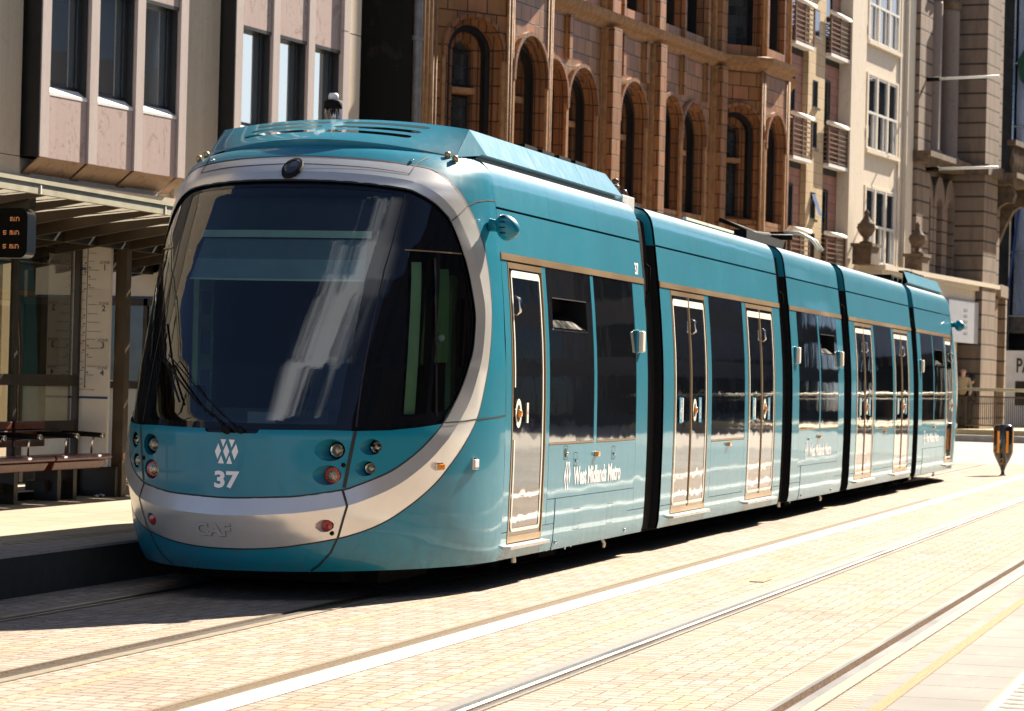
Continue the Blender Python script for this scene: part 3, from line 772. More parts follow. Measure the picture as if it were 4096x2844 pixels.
        # marker lamps on the flank
        c = Sn(sg * .5867, .973, .03); mb = B(); mb.T = None
        t = (S(sg * .60, .973) - S(sg * .57, .973)).normalized(); nn = (Sn(sg * .5867, .973, .1) - S(sg * .5867, .973)).normalized(); w = Vector((0, 0, 1))
        if mirror: ty = lambda q: Vector((q.x, YF - q.y, q.z))
        else: ty = lambda q: q
        def obx(c, a, b, d, m):
            p = [mb.v(ty(c + t * i * a + w * j * b + nn * k * d)) for i in (-1, 1) for j in (-1, 1) for k in (-1, 1)]
            for q in ((0, 1, 3, 2), (4, 6, 7, 5), (0, 4, 5, 1), (2, 3, 7, 6), (0, 2, 6, 4), (1, 5, 7, 3)): mb.f([p[i] for i in q], m)
        obx(c, .040, .030, .010, 1); obx(c + nn * .018, .034, .022, .012, 0)
        mb.build('marker_lamp', [M['amber'], M['chrome']], cab, TO, bevel=.006)
        mb = B(); mb.T = None; c = Sn(sg * .7763, .987, .006)
        t = (S(sg * .79, .987) - S(sg * .76, .987)).normalized(); nn = (Sn(sg * .7763, .987, .1) - S(sg * .7763, .987)).normalized()
        obx(c, .050, .045, .012, 0); obx(c + nn * .014, .036, .032, .006, 1)
        mb.build('flank_camera', [M['chrome'], M['white']], cab, TO, bevel=.012)
        if sg < 0: continue
        # bulb shaped rear-view camera
        mb = B(); base = Vector((sg * 1.27, 19.72, 2.80)); cc = Vector((sg * 1.405, 19.74, 2.785))
        prof_ = []
        for k in range(13):
            a = math.pi * k / 12; prof_.append((.088 * math.sin(a) ** .8 * (1 - .18 * math.cos(a)), -.105 * math.cos(a)))
        mb.lathe(cc, prof_, 20, 0, (sg * .45, .45, -.75))
        mb.tube([base, cc], [.05, .045], 10, 0)
        for k in range(4): 
            z = 2.86 - k * .042
            p = cc + Vector((-sg * .010, -.098 + .012 * abs(k - 1.5), z - cc.z)); mb.box(p.x - .022, p.x + .022, p.y, p.y + .02, p.z - .004, p.z + .004, 1)
        mb.build('rear_view_camera', [M['teal_front'], M['black']], cab, TO, recalc=False)
    # round lens above the windscreen
    mb = B(); n = 28
    ls = plan(3.11)[1][-1]
    for r0, r1, h0, h1, m in ((.078, .074, .012, .034, 1), (.074, .056, .034, .036, 1), (.056, .040, .030, .036, 2), (.040, .004, .036, .040, 2)):
        a = [mb.v(Sn(r0 / ls * math.cos(2 * math.pi * k / n), 3.111 + r0 * .78 * math.sin(2 * math.pi * k / n), h0)) for k in range(n)]
        b = [mb.v(Sn(r1 / ls * math.cos(2 * math.pi * k / n), 3.111 + r1 * .78 * math.sin(2 * math.pi * k / n), h1)) for k in range(n)]
        for k in range(n): mb.f((a[k], a[(k + 1) % n], b[(k + 1) % n], b[k]), m, True)
    mb.build('roof_camera', [M['chrome'], M['black'], M['darklens']], cab, TO, recalc=False)
    # fixings on the bonnet and roof
    for s, v, h in ((.58, 3.42, .0), (-.58, 3.42, .0), (.4899, 3.221, 0), (-.4899, 3.221, 0), (.6997, 3.336, .05), (.724, 3.286, .05), (-.6997, 3.336, .05), (-.724, 3.286, .05)):
        p = Sn(s, v, .0); mb = B()
        if h: mb.lathe(p, [(.024, 0), (.024, .03), (.018, .045), (0, .05)], 10, 1, (0, -.5, 1))
        else: mb.lathe(p, [(.016, 0), (.016, .008), (.008, .014), (0, .014)], 8, 0, (0, -.6, 1))
        mb.build('fixing', [M['chrome'], M['bronze']], cab, TO, recalc=False)
    for s, v in ((.2858, .986), (.262, .505), (-.2858, .99)):
        mb = B(); mb.lathe(Sn(s, v, bumpH(s, v) if v < .7 else 0), [(.017, 0), (.017, .006), (.008, .006), (.008, .012), (0, .012)], 10, 2, (s * 2, -1, 0)); mb.build('lock', [M['chrome'], M['bronze'], M['black']], cab, TO, recalc=False)
    if not mirror:
        # emblem, fleet number, maker's letters
        mb = MB(); L0 = KS
        F = lambda x, z, h=.003: Sn(x / 2.62, z, h)
        for p in EMB: mb.f([mb.v(F(x * .158, 1.066 + z * .172)) for x, z in p], 0)
        mb.build('emblem', M['white'], cab, TO, recalc=False); mb = MB()
        put_text(mb, '37', lambda x, y: F(x, .862 + y), .155, 0, .006, 'CENTER', 1.05)
        mb.build('fleet_number', M['white'], cab, TO, recalc=False)
        mb = MB()
        for dx, dz, h, m in ((.003, -.003, .0035, 1), (0, 0, .006, 0)):
            put_text(mb, 'CAF', lambda x, y: Sn((-.082 + dx + x) / 2.62, .515 + dz + y, bumpH(x / 2.62, .515 + y) + h), .125, m, .006, 'CENTER', 1.05)
        mb.build('maker_letters', [M['silver'], M['seam']], cab, TO, recalc=False)
        # wiper
        mb = MB()
        Q = lambda s, v, h=.03: Sn(s, v, h)
        mb.tube([Q(0.0, 1.215), Q(-.03, 1.30, .05), Q(-.0856, 1.383, .05), Q(-.24, 1.69, .045)], .008, 6, 0)
        mb.tube([Q(.03, 1.215), Q(-.01, 1.31, .05), Q(-.07, 1.43, .05), Q(-.22, 1.72, .045)], .005, 6, 0)
        mb.tube([Q(-.15, 1.40, .012), Q(-.24, 1.69, .02), Q(-.325, 1.98, .012)], .009, 6, 0)
        mb.lathe(Q(.0, 1.215, 0), [(.03, 0), (.03, .05), (.02, .06), (0, .06)], 10, 0, (0, -1, .2)); mb.lathe(Q(.035, 1.215, 0), [(.025, 0), (.025, .05), (0, .05)], 10, 0, (0, -1, .2))
        region(mb, -.062, .082, 1.19, 1.235, 24, 4, [lambda s, v: -notch(s, v)], 1, -.02)
        mb.build('wiper', [M['black'], M['gblack']], cab, TO, recalc=False)
        # cab interior seen through the glass
        mb = MB()
        mb.box(-1.10, 1.10, 20.6, 20.64, .9, 3.0, 1)                       # partition
        mb.box(-.75, .75, 18.9, 20.6, .85, .9, 1)
        mb.box(-.8, .8, 19.5, 20.6, 2.95, 2.98, 1)
        pts = [(-.95, 18.65), (-.6, 18.2), (0, 18.0), (.6, 18.2), (.95, 18.65), (1.0, 19.0), (-1.0, 19.0)]
        mb.f([mb.v((x, y, 1.22)) for x, y in pts], 1)
        mb.box(-.45, .45, 18.5, 18.9, 1.22, 1.36, 1); mb.box(-.12, .10, 18.35, 18.42, 1.24, 1.34, 0); mb.box(-.9, -.55, 18.4, 18.6, 1.22, 1.52, 1)
        o = mb.build('dashboard', [M['cabgrey'], M['cabdark']], cab, TO)
        mb = MB()
        PB = lambda s, v: Sn(s, v, -.10)
        region(mb, -.335, .335, 2.68, 2.735, 24, 1, [], 1, P=PB); region(mb, -.325, .322, 2.52, 2.68, 24, 2, [], 2, P=lambda s, v: Sn(s, v, -.12)); region(mb, -.325, .320, 2.37, 2.52, 24, 2, [], 0, P=lambda s, v: Sn(s, v, -.115))
        region(mb, -.325, .320, 2.355, 2.37, 24, 1, [], 1, P=lambda s, v: Sn(s, v, -.11)); region(mb, -.40, .40, 2.74, 3.02, 24, 4, [], 3, P=lambda s, v: Sn(s, v, -.14))
        mb.build('sun_blind', [M['blind'], M['blind2'], mat('blind_dark', (.20, .27, .28), .8), M['cabdark']], cab, TO)
        mb = MB()
        mb.box(-.25, .25, 19.55, 20.0, 1.35, 1.45, 0); mb.box(-.24, .24, 19.95, 20.08, 1.45, 2.02, 0); mb.box(-.15, .15, 19.97, 20.06, 2.10, 2.33, 0)
        mb.tube([(-.08, 20.02, 2.0), (-.08, 20.02, 2.12)], .01, 8, 1); mb.tube([(.08, 20.02, 2.0), (.08, 20.02, 2.12)], .01, 8, 1)
        mb.build('driver_seat', [M['seatc'], M['chrome']], cab, TO, bevel=.04)
        mb = MB()
        for sg in (1, -1):
            mb.box(sg * 1.02, sg * 1.06, 19.5, 19.62, 1.3, 2.4, 0); mb.box(sg * 1.0, sg * 1.06, 20.0, 20.3, 1.2, 2.5, 1)
        # left side lining with pierced openings, lit from the far window
        mb.box(-.84, -.80, 19.0, 19.3, 1.3, 2.35, 0)
        for z in (1.55, 1.85, 2.15): mb.box(-.80, -.79, 19.05, 19.22, z - .09, z + .09, 1)
        mb.lathe((1.12, 20.12, 1.55), [(.04, 0), (.04, .015), (0, .015)], 12, 2, (0, -1, 0))
        mb.build('cab_lining', [M['cabgreen'], M['cabgrey'], M['cream']], cab, TO)
        mb = MB(); region(mb, .492, .535, 1.36, 2.50, 3, 12, [], 0, h=-.10); region(mb, .535, .552, 1.36, 2.50, 1, 12, [], 1, h=-.09); region(mb, .62, .70, 1.75, 2.46, 6, 12, [lambda s, v: gi(s, v) - .05], 2, h=-.14); mb.lathe(Sn(.645, 1.93, -.12), [(.028, 0), (.028, .012), (0, .012)], 12, 3, (.6, -.8, 0))
        mb.build('cab_door_lining', [M['cabgreen'], M['chrome'], mat('cab_moss', (.16, .30, .12), .6), M['white']], cab, TO, recalc=False)
        # passenger saloon glimpsed behind: bright windows on the far side partition
        mb = MB()
        mb.box(-.55, -.15, 20.59, 20.598, 1.55, 2.25, 0); mb.box(.1, .62, 20.59, 20.598, 1.9, 2.3, 0)
        mb.build('partition_window', [M['cabgrey']], cab, TO)
    return cab
cab1 = make_cab(False); cab2 = make_cab(True)

# --- roof fairings over both ends
def fairing(mirror):
    T = (lambda x, y, z: (x, YF - y, z)) if mirror else None
    mb = MB(); mb.T = T
    XS = 1.02
    def top(x): return 3.62 - .068 * (abs(x) / XS) ** 2.2
    def basez(x): return 3.41 - .10 * (abs(x) / XS) ** 2
    def ty(x): return 19.82 + .14 * (abs(x) / XS) ** 2
    def by(x): return 19.20 + .42 * (abs(x) / XS) ** 2
    def slot(s, v):
        best = 9
        for vc in (.82, .60, .38):
            sh = (.8 - vc) * .16
            for a, b in ((-.66 - sh * .3, -.05 - sh * .5), (.08 - sh * .5, .73 - sh)):
                x = s * XS; cx = min(max(x, a + .02), b - .02); d = math.hypot(x - cx, (v - vc) * .62) - .036
                best = min(best, d)
        return best
    def P(s, v):
        x = s * XS * (1 - .0 * v); f = v
        return Vector((x, by(x) + (ty(x) - by(x)) * f, basez(x) + (top(x) - basez(x)) * (f ** .92)))
    # corner facet cut
    cut = lambda s, v: (.80 + .20 * v - abs(s))
    region(mb, -1, 1, 0, 1, 80, 24, [slot, cut], 0, P=P)
    region(mb, -1, 1, 0, 1, 80, 24, [lambda s, v: -cut(s, v)], 0, P=lambda s, v: P(s, v) + Vector((0, 0.0, 0)))
    region(mb, -.8, .8, -.5, 0, 60, 3, [], 0, P=lambda s, v: P(s, 0) + Vector((0, -v * .10, v * .30)))
    # top deck
    for i in range(20):
        a, b = -XS + 2 * XS * i / 20, -XS + 2 * XS * (i + 1) / 20
        if mirror or True:
            mb.poly([(a, ty(a), top(a)), (b, ty(b), top(b)), (b, 20.35, top(b) - .01), (a, 20.35, top(a) - .01)], 0, True)
    for sd in (1, -1):
        xt, xb = sd * 1.02, sd * 1.13
        ys = [19.96, 21.55, 23.1, 24.25]
        for k in range(3):
            a, b = ys[k] + (.003 if k else 0), ys[k + 1] - (.003 if k < 2 else 0)
            b2 = b if k < 2 else 24.5
            mb.poly([(xt, a, 3.552), (xt, b, 3.552), (xb, b2, 3.36), (xb, a + (.12 if k == 0 else 0), 3.36)], 0)
            mb.poly([(xt, a, 3.552), (xt, b, 3.552), (xt - sd * .10, b, 3.565), (xt - sd * .10, a, 3.565)], 0)
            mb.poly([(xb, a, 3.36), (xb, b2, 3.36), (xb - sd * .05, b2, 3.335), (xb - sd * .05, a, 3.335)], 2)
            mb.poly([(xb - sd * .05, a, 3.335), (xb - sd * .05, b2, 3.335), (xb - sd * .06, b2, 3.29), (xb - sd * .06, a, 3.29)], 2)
        mb.poly([(xt, 19.96, 3.552), (xb, 20.08, 3.36), (sd * 1.02, 19.62, 3.31)], 0)
        mb.poly([(sd * 1.0, 20.0, 3.31), (sd * 1.0, 20.0, 3.53), (sd * 1.0, 24.2, 3.53), (sd * 1.0, 24.2, 3.31)], 1)
        for k in range(4):
            y = 21.6 + k * .55; mb.box(sd * .85, sd * 1.0, y, y + .38, 3.56, 3.59, 3)
    o = mb.build('roof_fairing', [M['teal_front'], M['black'], M['bluegrey'], M['under']], tram, TO, recalc=False)
    return o
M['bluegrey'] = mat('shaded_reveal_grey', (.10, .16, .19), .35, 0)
f1 = fairing(False); f2 = fairing(True)
# equipment boxes on the roof
def roof_box(y0, y1, x0, x1, z1, m='roofgrey', name='roof_equipment', label=None):
    mb = MB(); mb.box(x0, x1, y0, y1, 3.35, z1, 0)
    n = int((y1 - y0) / .25)
    for k in range(n): mb.box(x1, x1 + .012, y0 + .06 + k * .25, y0 + .1 + k * .25, 3.38, z1 - .03, 0)
    o = mb.build(name, M[m], tram, TO, bevel=.01)
    if label: o['label'] = label
roof_box(21.5, 24.0, -.8, .8, 3.5, 'under'); roof_box(44.3, 47.4, -.8, .8, 3.5, 'under'); roof_box(37.8, 41.5, -.75, .75, 3.42, 'under')
mb = MB(); mb.box(.78, 1.06, 24.78, 25.26, 3.26, 3.40, 0); mb.build('roof_junction_box', mat('light_grey_box', (.55,.56,.56), .5), tram, TO, bevel=.008)
mb = MB()
for k in range(3): mb.lathe((.95, 24.92, 3.40 + k * .035), [(.03, 0), (.055, .012), (.03, .03)], 12, 0)
mb.lathe((.95, 24.92, 3.505), [(.02, 0), (.036, .02), (.034, .045), (0, .06)], 10, 0); mb.lathe((1.0, 25.05, 3.40), [(.05, 0), (.03, .06), (0, .07)], 10, 0)
mb.build('insulator', mat('brown_ceramic', (.10, .045, .02), .25, 0, coat=.5), tram, TO)
mb = MB()
for a, b in ((27.7, 28.75), (28.78, 30.2)): mb.box(.99, 1.03, a, b, 3.345, 3.375, 0)
mb.build('roof_conduit', M['cream'], tram, TO)
# pantograph, folded
mb = MB()
mb.box(-.7, .7, 32.6, 36.0, 3.36, 3.42, 0)
mb.box(-.62, .62, 33.0, 35.7, 3.42, 3.56, 0)
for x in (-.5, .5):
    mb.tube([(x, 33.0, 3.52), (x * .8, 35.6, 3.64)], .035, 8, 0); mb.tube([(x * .6, 35.6, 3.64), (x * .4, 33.4, 3.70)], .028, 8, 0)
for k in range(7): mb.tube([(-.55 + k * .18, 35.2, 3.42), (-.5 + k * .17, 35.9, 3.60)], .03, 8, 1)
mb.tube([(-.7, 35.75, 3.62), (.7, 35.75, 3.62)], .04, 8, 0)
for y in (35.85, 36.15): mb.box(-.55, .55, y, y + .07, 3.66, 3.70, 0)
for y in (35.9, 36.2):
    mb.tube([(-.55, y, 3.70), (-.75, y, 3.69), (-.92, y, 3.6), (-1.0, y, 3.48)], .022, 8, 2)
    mb.tube([(.55, y, 3.70), (.75, y + .02, 3.69), (.92, y + .05, 3.6), (1.02, y + .08, 3.47)], .022, 8, 2)
mb.build('pantograph', [M['black'], M['under'], M['cream']], tram, TO)
# bogies and underfloor gear
for yc in (22.6, 34.2, 45.8):
    mb = MB()
    for dy in (-.9, .9):
        for sd in (1, -1):
            mb.lathe((sd * .68, yc + dy, .30), [(.30, 0), (.30, .06), (.27, .07), (.27, .13), (.10, .14), (0, .16)], 24, 0, (sd, 0, 0))
        mb.tube([(-.7, yc + dy, .30), (.7, yc + dy, .30)], .07, 10, 0)
    for sd in (1, -1):
        mb.box(sd * .85, sd * .98, yc - 1.3, yc + 1.3, .20, .42, 0); mb.box(sd * .9, sd * 1.0, yc - .25, yc + .25, .09, .3, 0)
    b = mb.build('bogie', M['under'], tram, TO, bevel=.01)
    for k in range(7): 
        mb = MB(); y = yc - .8 + k * .19 + random.uniform(-.05, .05); h = .02 + .055 * random.random()
        mb.bar((1.17, y, .23), (1.17, y + random.uniform(-.02, .02), .23 - h), .02, .03, 0); mb.build('hanging_bracket', M['steel'], b, TO)
    mb = MB(); mb.tube([(1.2, yc + 1.05, .24), (1.24, yc + 1.08, .16), (1.22, yc + 1.14, .13), (1.2, yc + 1.2, .14)], .016, 8, 1)
    mb.build('hose_loop', [M['steel'], M['cream']], b, TO); mb = MB(); mb.tube([(1.2, yc - 1.75, .23), (1.2, yc - 1.73, .15)], .022, 8, 1)
    mb.build('hanging_bracket', [M['steel'], M['cream']], b, TO)
mb = MB()
mb.box(-.78, .78, 18.75, 19.9, .10, .24, 0); mb.box(-1.1, 1.1, 19.9, 48.4, .16, .23, 0)
mb.box(-.6, .6, 18.45, 18.75, .12, .22, 0)
for k in range(12): mb.lathe((-.55 + k * .10, 18.45, .18 + .03 * ((k * 7) % 3)), [(.008, 0), (0, .01)], 6, 1, (0, -1, 0))
mb.build('underframe', [M['under'], M['steel']], tram, TO)
# ------------------------------------------------------------------ ground
def joint_of(g, dx, dy, jw):
    """joint mask from distances across x and across y; the joints running across the street are the wider ones"""
    m = g.math; o = []
    for d, k in ((dx, .8), (dy, 2.1)):
        n = g.n('ShaderNodeMapRange', interpolation_type='SMOOTHSTEP')
        for q, x in enumerate((d, m('MULTIPLY', jw, .45 * k), m('MULTIPLY', jw, 1.4 * k), 1.0, 0.0)): g.set(n, str(q), x)
        o.append(n.outputs[0])
    return m('MAXIMUM', o[0], o[1])
def herring_mat(name, unit, c1, c2, cm, alt):
    g = N(name); sx = g.n('ShaderNodeSeparateXYZ', i_Vector=g.geo)
    m = g.math
    wob = g.noise(g.geo, 9, 2); wob2 = g.math('MULTIPLY', g.math('SUBTRACT', wob, .5), .09)
    u = m('ADD', m('DIVIDE', sx.outputs[0], unit), wob2); v = m('ADD', m('DIVIDE', sx.outputs[1], unit), wob2)
    i = m('FLOOR', u); j = m('FLOOR', v); fu = m('SUBTRACT', u, i); fv = m('SUBTRACT', v, j)
    k = m('FLOORED_MODULO', m('SUBTRACT', i, j), 4.0)
    def eq(n): return m('COMPARE', k, float(n), .25)
    big = 9.0
    l = m('ADD', fu, m('MULTIPLY', eq(1), big)); r = m('ADD', m('SUBTRACT', 1.0, fu), m('MULTIPLY', eq(0), big))
    b = m('ADD', fv, m('MULTIPLY', eq(2), big)); t = m('ADD', m('SUBTRACT', 1.0, fv), m('MULTIPLY', eq(3), big))
    jw = g.mapr(g.noise(g.geo, 30, 2), .3, .7, .022, .06)
    joint = joint_of(g, m('MINIMUM', l, r), m('MINIMUM', b, t), jw)
    idx = m('SUBTRACT', i, eq(1)); idy = m('SUBTRACT', j, eq(2))
    cv = g.n('ShaderNodeCombineXYZ', i_X=idx, i_Y=idy); wn = g.n('ShaderNodeTexWhiteNoise', i_Vector=cv.outputs[0])
    finish_paving(g, joint, wn.outputs[0], c1, c2, cm, alt); return g.m
def finish_paving(g, joint, rnd, c1, c2, cm, alt):
    n1 = g.noise(g.geo, .45, 4, .6); n2 = g.noise(g.geo, 140, 2, .7); n3 = g.noise(g.scale(g.geo, (1, .25, 1)), 2.2, 5, .65)
    col = g.mix(rnd, c1, c2)
    col = g.mix(g.mapr(n2, .3, .7, 0, .35), col, tuple(x * .62 for x in c1))
    col = g.mix(g.mapr(n3, .5, .72, 0, .45), col, alt)
    col = g.mix(g.mapr(n1, .5, .75, 0, .25), col, tuple(x * .55 for x in c1))
    spots = g.n('ShaderNodeTexVoronoi', i_Scale=3.1); g.set(spots, 'Vector', g.geo)
    sp = g.math('LESS_THAN', spots.outputs['Distance'], g.math('MULTIPLY', g.noise(g.geo, 5, 2), .045))
    col = g.mix(g.math('MULTIPLY', sp, .7), col, (.05, .045, .04))
    col = g.mix(g.math('MULTIPLY', joint, .9), col, cm)
    b = g.bsdf(col, g.mapr(n1, .3, .7, .8, .95), Specular_IOR_Level=.12)
    h = g.math('ADD', g.math('MULTIPLY', g.math('SUBTRACT', 1.0, joint), 1.0), g.math('ADD', g.math('MULTIPLY', n2, .12), g.math('MULTIPLY', rnd, .25)))
    g.set(b, 'Normal', g.bump(h, .5, .004))
def course_mat(name, wx, wy, c1, c2, cm, alt, stag=0.0, jm=.004):
    """blocks wx across the street by wy along it; stag shifts every other row along y"""
    g = N(name); sx = g.n('ShaderNodeSeparateXYZ', i_Vector=g.geo); m = g.math
    wob = m('MULTIPLY', m('SUBTRACT', g.noise(g.geo, 7, 2), .5), .05)
    u = m('ADD', m('DIVIDE', sx.outputs[0], wx), wob); i = m('FLOOR', u)
    v = m('ADD', m('ADD', m('DIVIDE', sx.outputs[1], wy), m('MULTIPLY', m('FLOORED_MODULO', i, 2.0), stag)), wob); j = m('FLOOR', v)
    fu = m('SUBTRACT', u, i); fv = m('SUBTRACT', v, j)
    dx = m('MULTIPLY', m('MINIMUM', fu, m('SUBTRACT', 1.0, fu)), wx / .105); dy = m('MULTIPLY', m('MINIMUM', fv, m('SUBTRACT', 1.0, fv)), wy / .105)
    jw = g.mapr(g.noise(g.geo, 30, 2), .3, .7, jm / .105 * .6, jm / .105 * 1.5)
    cv = g.n('ShaderNodeCombineXYZ', i_X=i, i_Y=j); wn = g.n('ShaderNodeTexWhiteNoise', i_Vector=cv.outputs[0])
    finish_paving(g, joint_of(g, dx, dy, jw), wn.outputs[0], c1, c2, cm, alt); return g.m
PC1, PC2, PCM, PAL = (.355, .283, .225), (.48, .398, .335), (.045, .028, .013), (.46, .325, .16)
M['herring'] = herring_mat('herringbone_paving', .105, PC1, PC2, PCM, PAL)
M['course_x'] = course_mat('paving_edge_course_across', .215, .10, PC1, PC2, PCM, PAL)
M['course_y'] = course_mat('paving_edge_course_along', .115, .20, PC1, PC2, PCM, PAL, .5)
M['slab'] = course_mat('concrete_slab', 1.6, .62, (.27, .255, .23), (.30, .285, .26), (.12, .11, .09), (.47, .42, .35))
M['platslab'] = course_mat('platform_paving', .45, .9, (.38, .32, .235), (.46, .39, .30), (.15, .10, .06), (.42, .32, .20), .5)
M['sandjoint'] = mat('sand_joint', (.42, .31, .19), .95, vs=40, var=.5, bump=.8, bs=150)
M['sealant'] = mat('rail_sealant', (.20, .185, .16), .6, vs=20, var=.2)
M['sealant2'] = mat('rail_sealant_tan', (.25, .20, .135), .6, vs=12, var=.25)
M['ochre'] = mat('ochre_strip', (.44, .27, .13), .9, vs=60, var=.35, bump=1, bs=160)
M['whiteline'] = mat('road_marking_white', (.54, .52, .47), .6, vs=9, var=.12)
M['railtop'] = mat('rail_polished', (.36, .34, .31), .36, 1, vs=.15, var=.05)
M['railside'] = mat('rail_rust', (.13, .065, .022), .7, .2, vs=25, var=.5, bump=.5)
M['railgroove'] = mat('rail_groove', (.035, .02, .01), .9, vs=30, var=.5)
M['grate'] = mat('cast_iron_grate', (.21, .15, .085), .7, .1, vs=30, var=.3)
M['_'] = None
M['asphalt'] = mat('road_surface', (.31, .27, .215), .85, vs=1.2, var=.12, bump=.3)
M['kerb'] = mat('kerb_stone', (.42, .40, .37), .8, vs=6, var=.18, bump=.4)

YA, YB = 6.0, 72.0
def strip(name, x0, x1, mt, z=0.0, y0=YA, y1=YB):
    mb = MB(); mb.poly([(x0, y0, z), (x1, y0, z), (x1, y1, z), (x0, y1, z)]); return mb.build(name, M[mt])
# one base sheet to the horizon, slightly below the paving
mb = MB()
mb.poly([(-300, -120, -.12), (300, -120, -.12), (300, 900, -.12), (-300, 900, -.12)])
struct(mb.build('ground', M['asphalt']))
# gentle rise of the road at the far end
mb = MB()
mb.poly([(-6, 60, .004), (40, 60, .004), (40, 73, .22), (-6, 73, .22)]); mb.poly([(-6, 73, .22), (40, 73, .22), (40, 130, .22), (-6, 130, .22)])
struct(mb.build('road', M['asphalt']))
# paving between the rails
mb = MB()
def q(x0, x1, m, z=0.0, y0=YA, y1=YB): mb.poly([(x0, y0, z), (x1, y0, z), (x1, y1, z), (x0, y1, z)], m)
mats_p = [M['herring'], M['course_x'], M['course_y'], M['sandjoint'], M['slab']]
q(-1.46, -1.40, 3); q(-1.40, -1.12, 0); q(-1.12, -.885, 2)
q(-.665, -.46, 1); q(-.46, .40, 0); q(.40, .640, 1)
q(.86, 1.195, 2); q(1.195, 1.25, 3); q(1.25, 1.985, 0)
q(2.12, 2.855, 0); q(2.855, 2.90, 3); q(2.90, 3.212, 2)
q(3.42, 3.63, 1); q(3.63, 4.475, 0); q(4.475, 4.70, 1)
q(4.90, 5.10, 1); q(5.10, 5.72, 4); q(5.735, 12, 4); q(5.72, 5.735, 3)
q(12, 16, 4)
struct(mb.build('track_paving', mats_p))
# rails
def rail(name, xc, side, label, y0=YA, y1=YB + 6):
    """grooved rail; side +1 when the groove lies towards +x"""
    s = side; mb = MB()
    def st(xa, xb, za, zb, m): mb.poly([(xa, y0, za + .004), (xb, y0, zb + .004), (xb, y1, zb + .004), (xa, y1, za + .004)], m)
    g0 = xc; h = .058; gr = .042 if s > 0 else .056; lip = .028
    # head | groove | lip
    st(g0 - s * h, g0 - s * .008, .002, .003, 0); st(g0 - s * .008, g0, .003, -.004, 0)
    st(g0, g0 + s * .004, -.004, -.042, 1); st(g0 + s * .004, g0 + s * (gr - .006), -.042, -.042, 2)
    st(g0 + s * (gr - .006), g0 + s * gr, -.042, 0.0, 1); st(g0 + s * gr, g0 + s * (gr + lip), .001, .001, 3)
    # sealant each side
    st(g0 - s * (h + .085), g0 - s * h, .001, .001, 4 if s > 0 else 5); st(g0 + s * (gr + lip), g0 + s * (gr + lip + .022), .001, .001, 5)
    o = mb.build(name, [M['railtop'], M['railside'], M['railgroove'], M['railtop'], M['sealant'], M['sealant2']], recalc=False)
    return tag(o, label, 'tram rail', 'grooved rails of the two tracks')
rail('rail', -.737, 1, 'grooved rail under the tram on the platform side')
rail('rail', .735, -1, 'grooved rail under the tram next to the drain')
rail('rail', 3.35, 1, 'grooved rail of the empty track nearer the tram')
rail('rail', 4.80, -1, 'grooved rail of the empty track beside the grey slabs')
# drain channel with slotted cover
def drain(x0, x1, label, dense_=True):
    mb = MB()
    mb.poly([(x0, YA, -.05), (x1, YA, -.05), (x1, YB, -.05), (x0, YB, -.05)], 1)
    mb.box(x0, x0 + .028, YA, YB, -.04, .004, 0); mb.box(x1 - .008, x1, YA, YB, -.04, .004, 0); mb.box(x0 + .034, x0 + .042, YA, YB, -.04, .006, 0)
    mb.box(x0 + .028, x0 + .034, YA, YB, -.05, -.012, 1)
    y = 9.0; w = (x1 - x0 - .05) / 3
    while y < (40 if dense_ else 24):
        for k in range(3):
            xa = x0 + .042 + k * w; yy = y + (k % 2) * .018
            mb.poly([(xa, yy, .002), (xa + w, yy + .008, .002), (xa + w, yy + .030, .002), (xa, yy + .022, .002)], 0)
        y += .036
    mb.poly([(x0 + .042, y, .002), (x1, y, .002), (x1, YB, .002), (x0 + .042, YB, .002)], 0)
    o = mb.build('drain_channel', [M['grate'], M['railgroove']], recalc=False); return tag(o, label, 'drain')
drain(1.985, 2.12, 'slotted iron drain channel running along the paving between the two tracks')
drain(-1.52, -1.44, 'narrow slotted drain at the foot of the platform edge', False)
# painted line with worn middle joint
mb = MB(); mb.poly([(2.13, YA, .004), (2.226, YA, .004), (2.226, YB, .004), (2.13, YB, .004)]); mb.poly([(2.231, YA, .004), (2.332, YA, .004), (2.332, YB, .004), (2.231, YB, .004)])
struct(mb.build('white_line', M['whiteline']))
mb = MB(); mb.poly([(5.183, YA, .004), (5.255, YA, .004), (5.255, YB, .004), (5.183, YB, .004)]); struct(mb.build('ochre_line', M['ochre']))
# tactile ribs at the right edge
mb = MB()
for k in range(60):
    y = 10 + k * .19
    for c in range(3):
        x = 5.78 + c * .30; n = 6
        a = []
        for t in range(12):
            an = 2 * math.pi * t / 12; a.append((x + .12 + .11 * max(-1, min(1, 1.3 * math.cos(an))), y + .045 * math.sin(an)))
        lo = [mb.v((p[0], p[1], .004)) for p in a]; hi = [mb.v((x + .12 + (p[0] - x - .12) * .88, y + (p[1] - y) * .6, .012)) for p in a]
        for t in range(12): mb.f((lo[t], lo[(t + 1) % 12], hi[(t + 1) % 12], hi[t]), 0, True)
        mb.f(hi, 0, True)
mb.poly([(5.735, YA, .003), (7.0, YA, .003), (7.0, 24, .003), (5.735, 24, .003)])
struct(mb.build('tactile_paving', mat('tactile_concrete', (.38, .33, .27), .85, vs=8, bump=.4)))
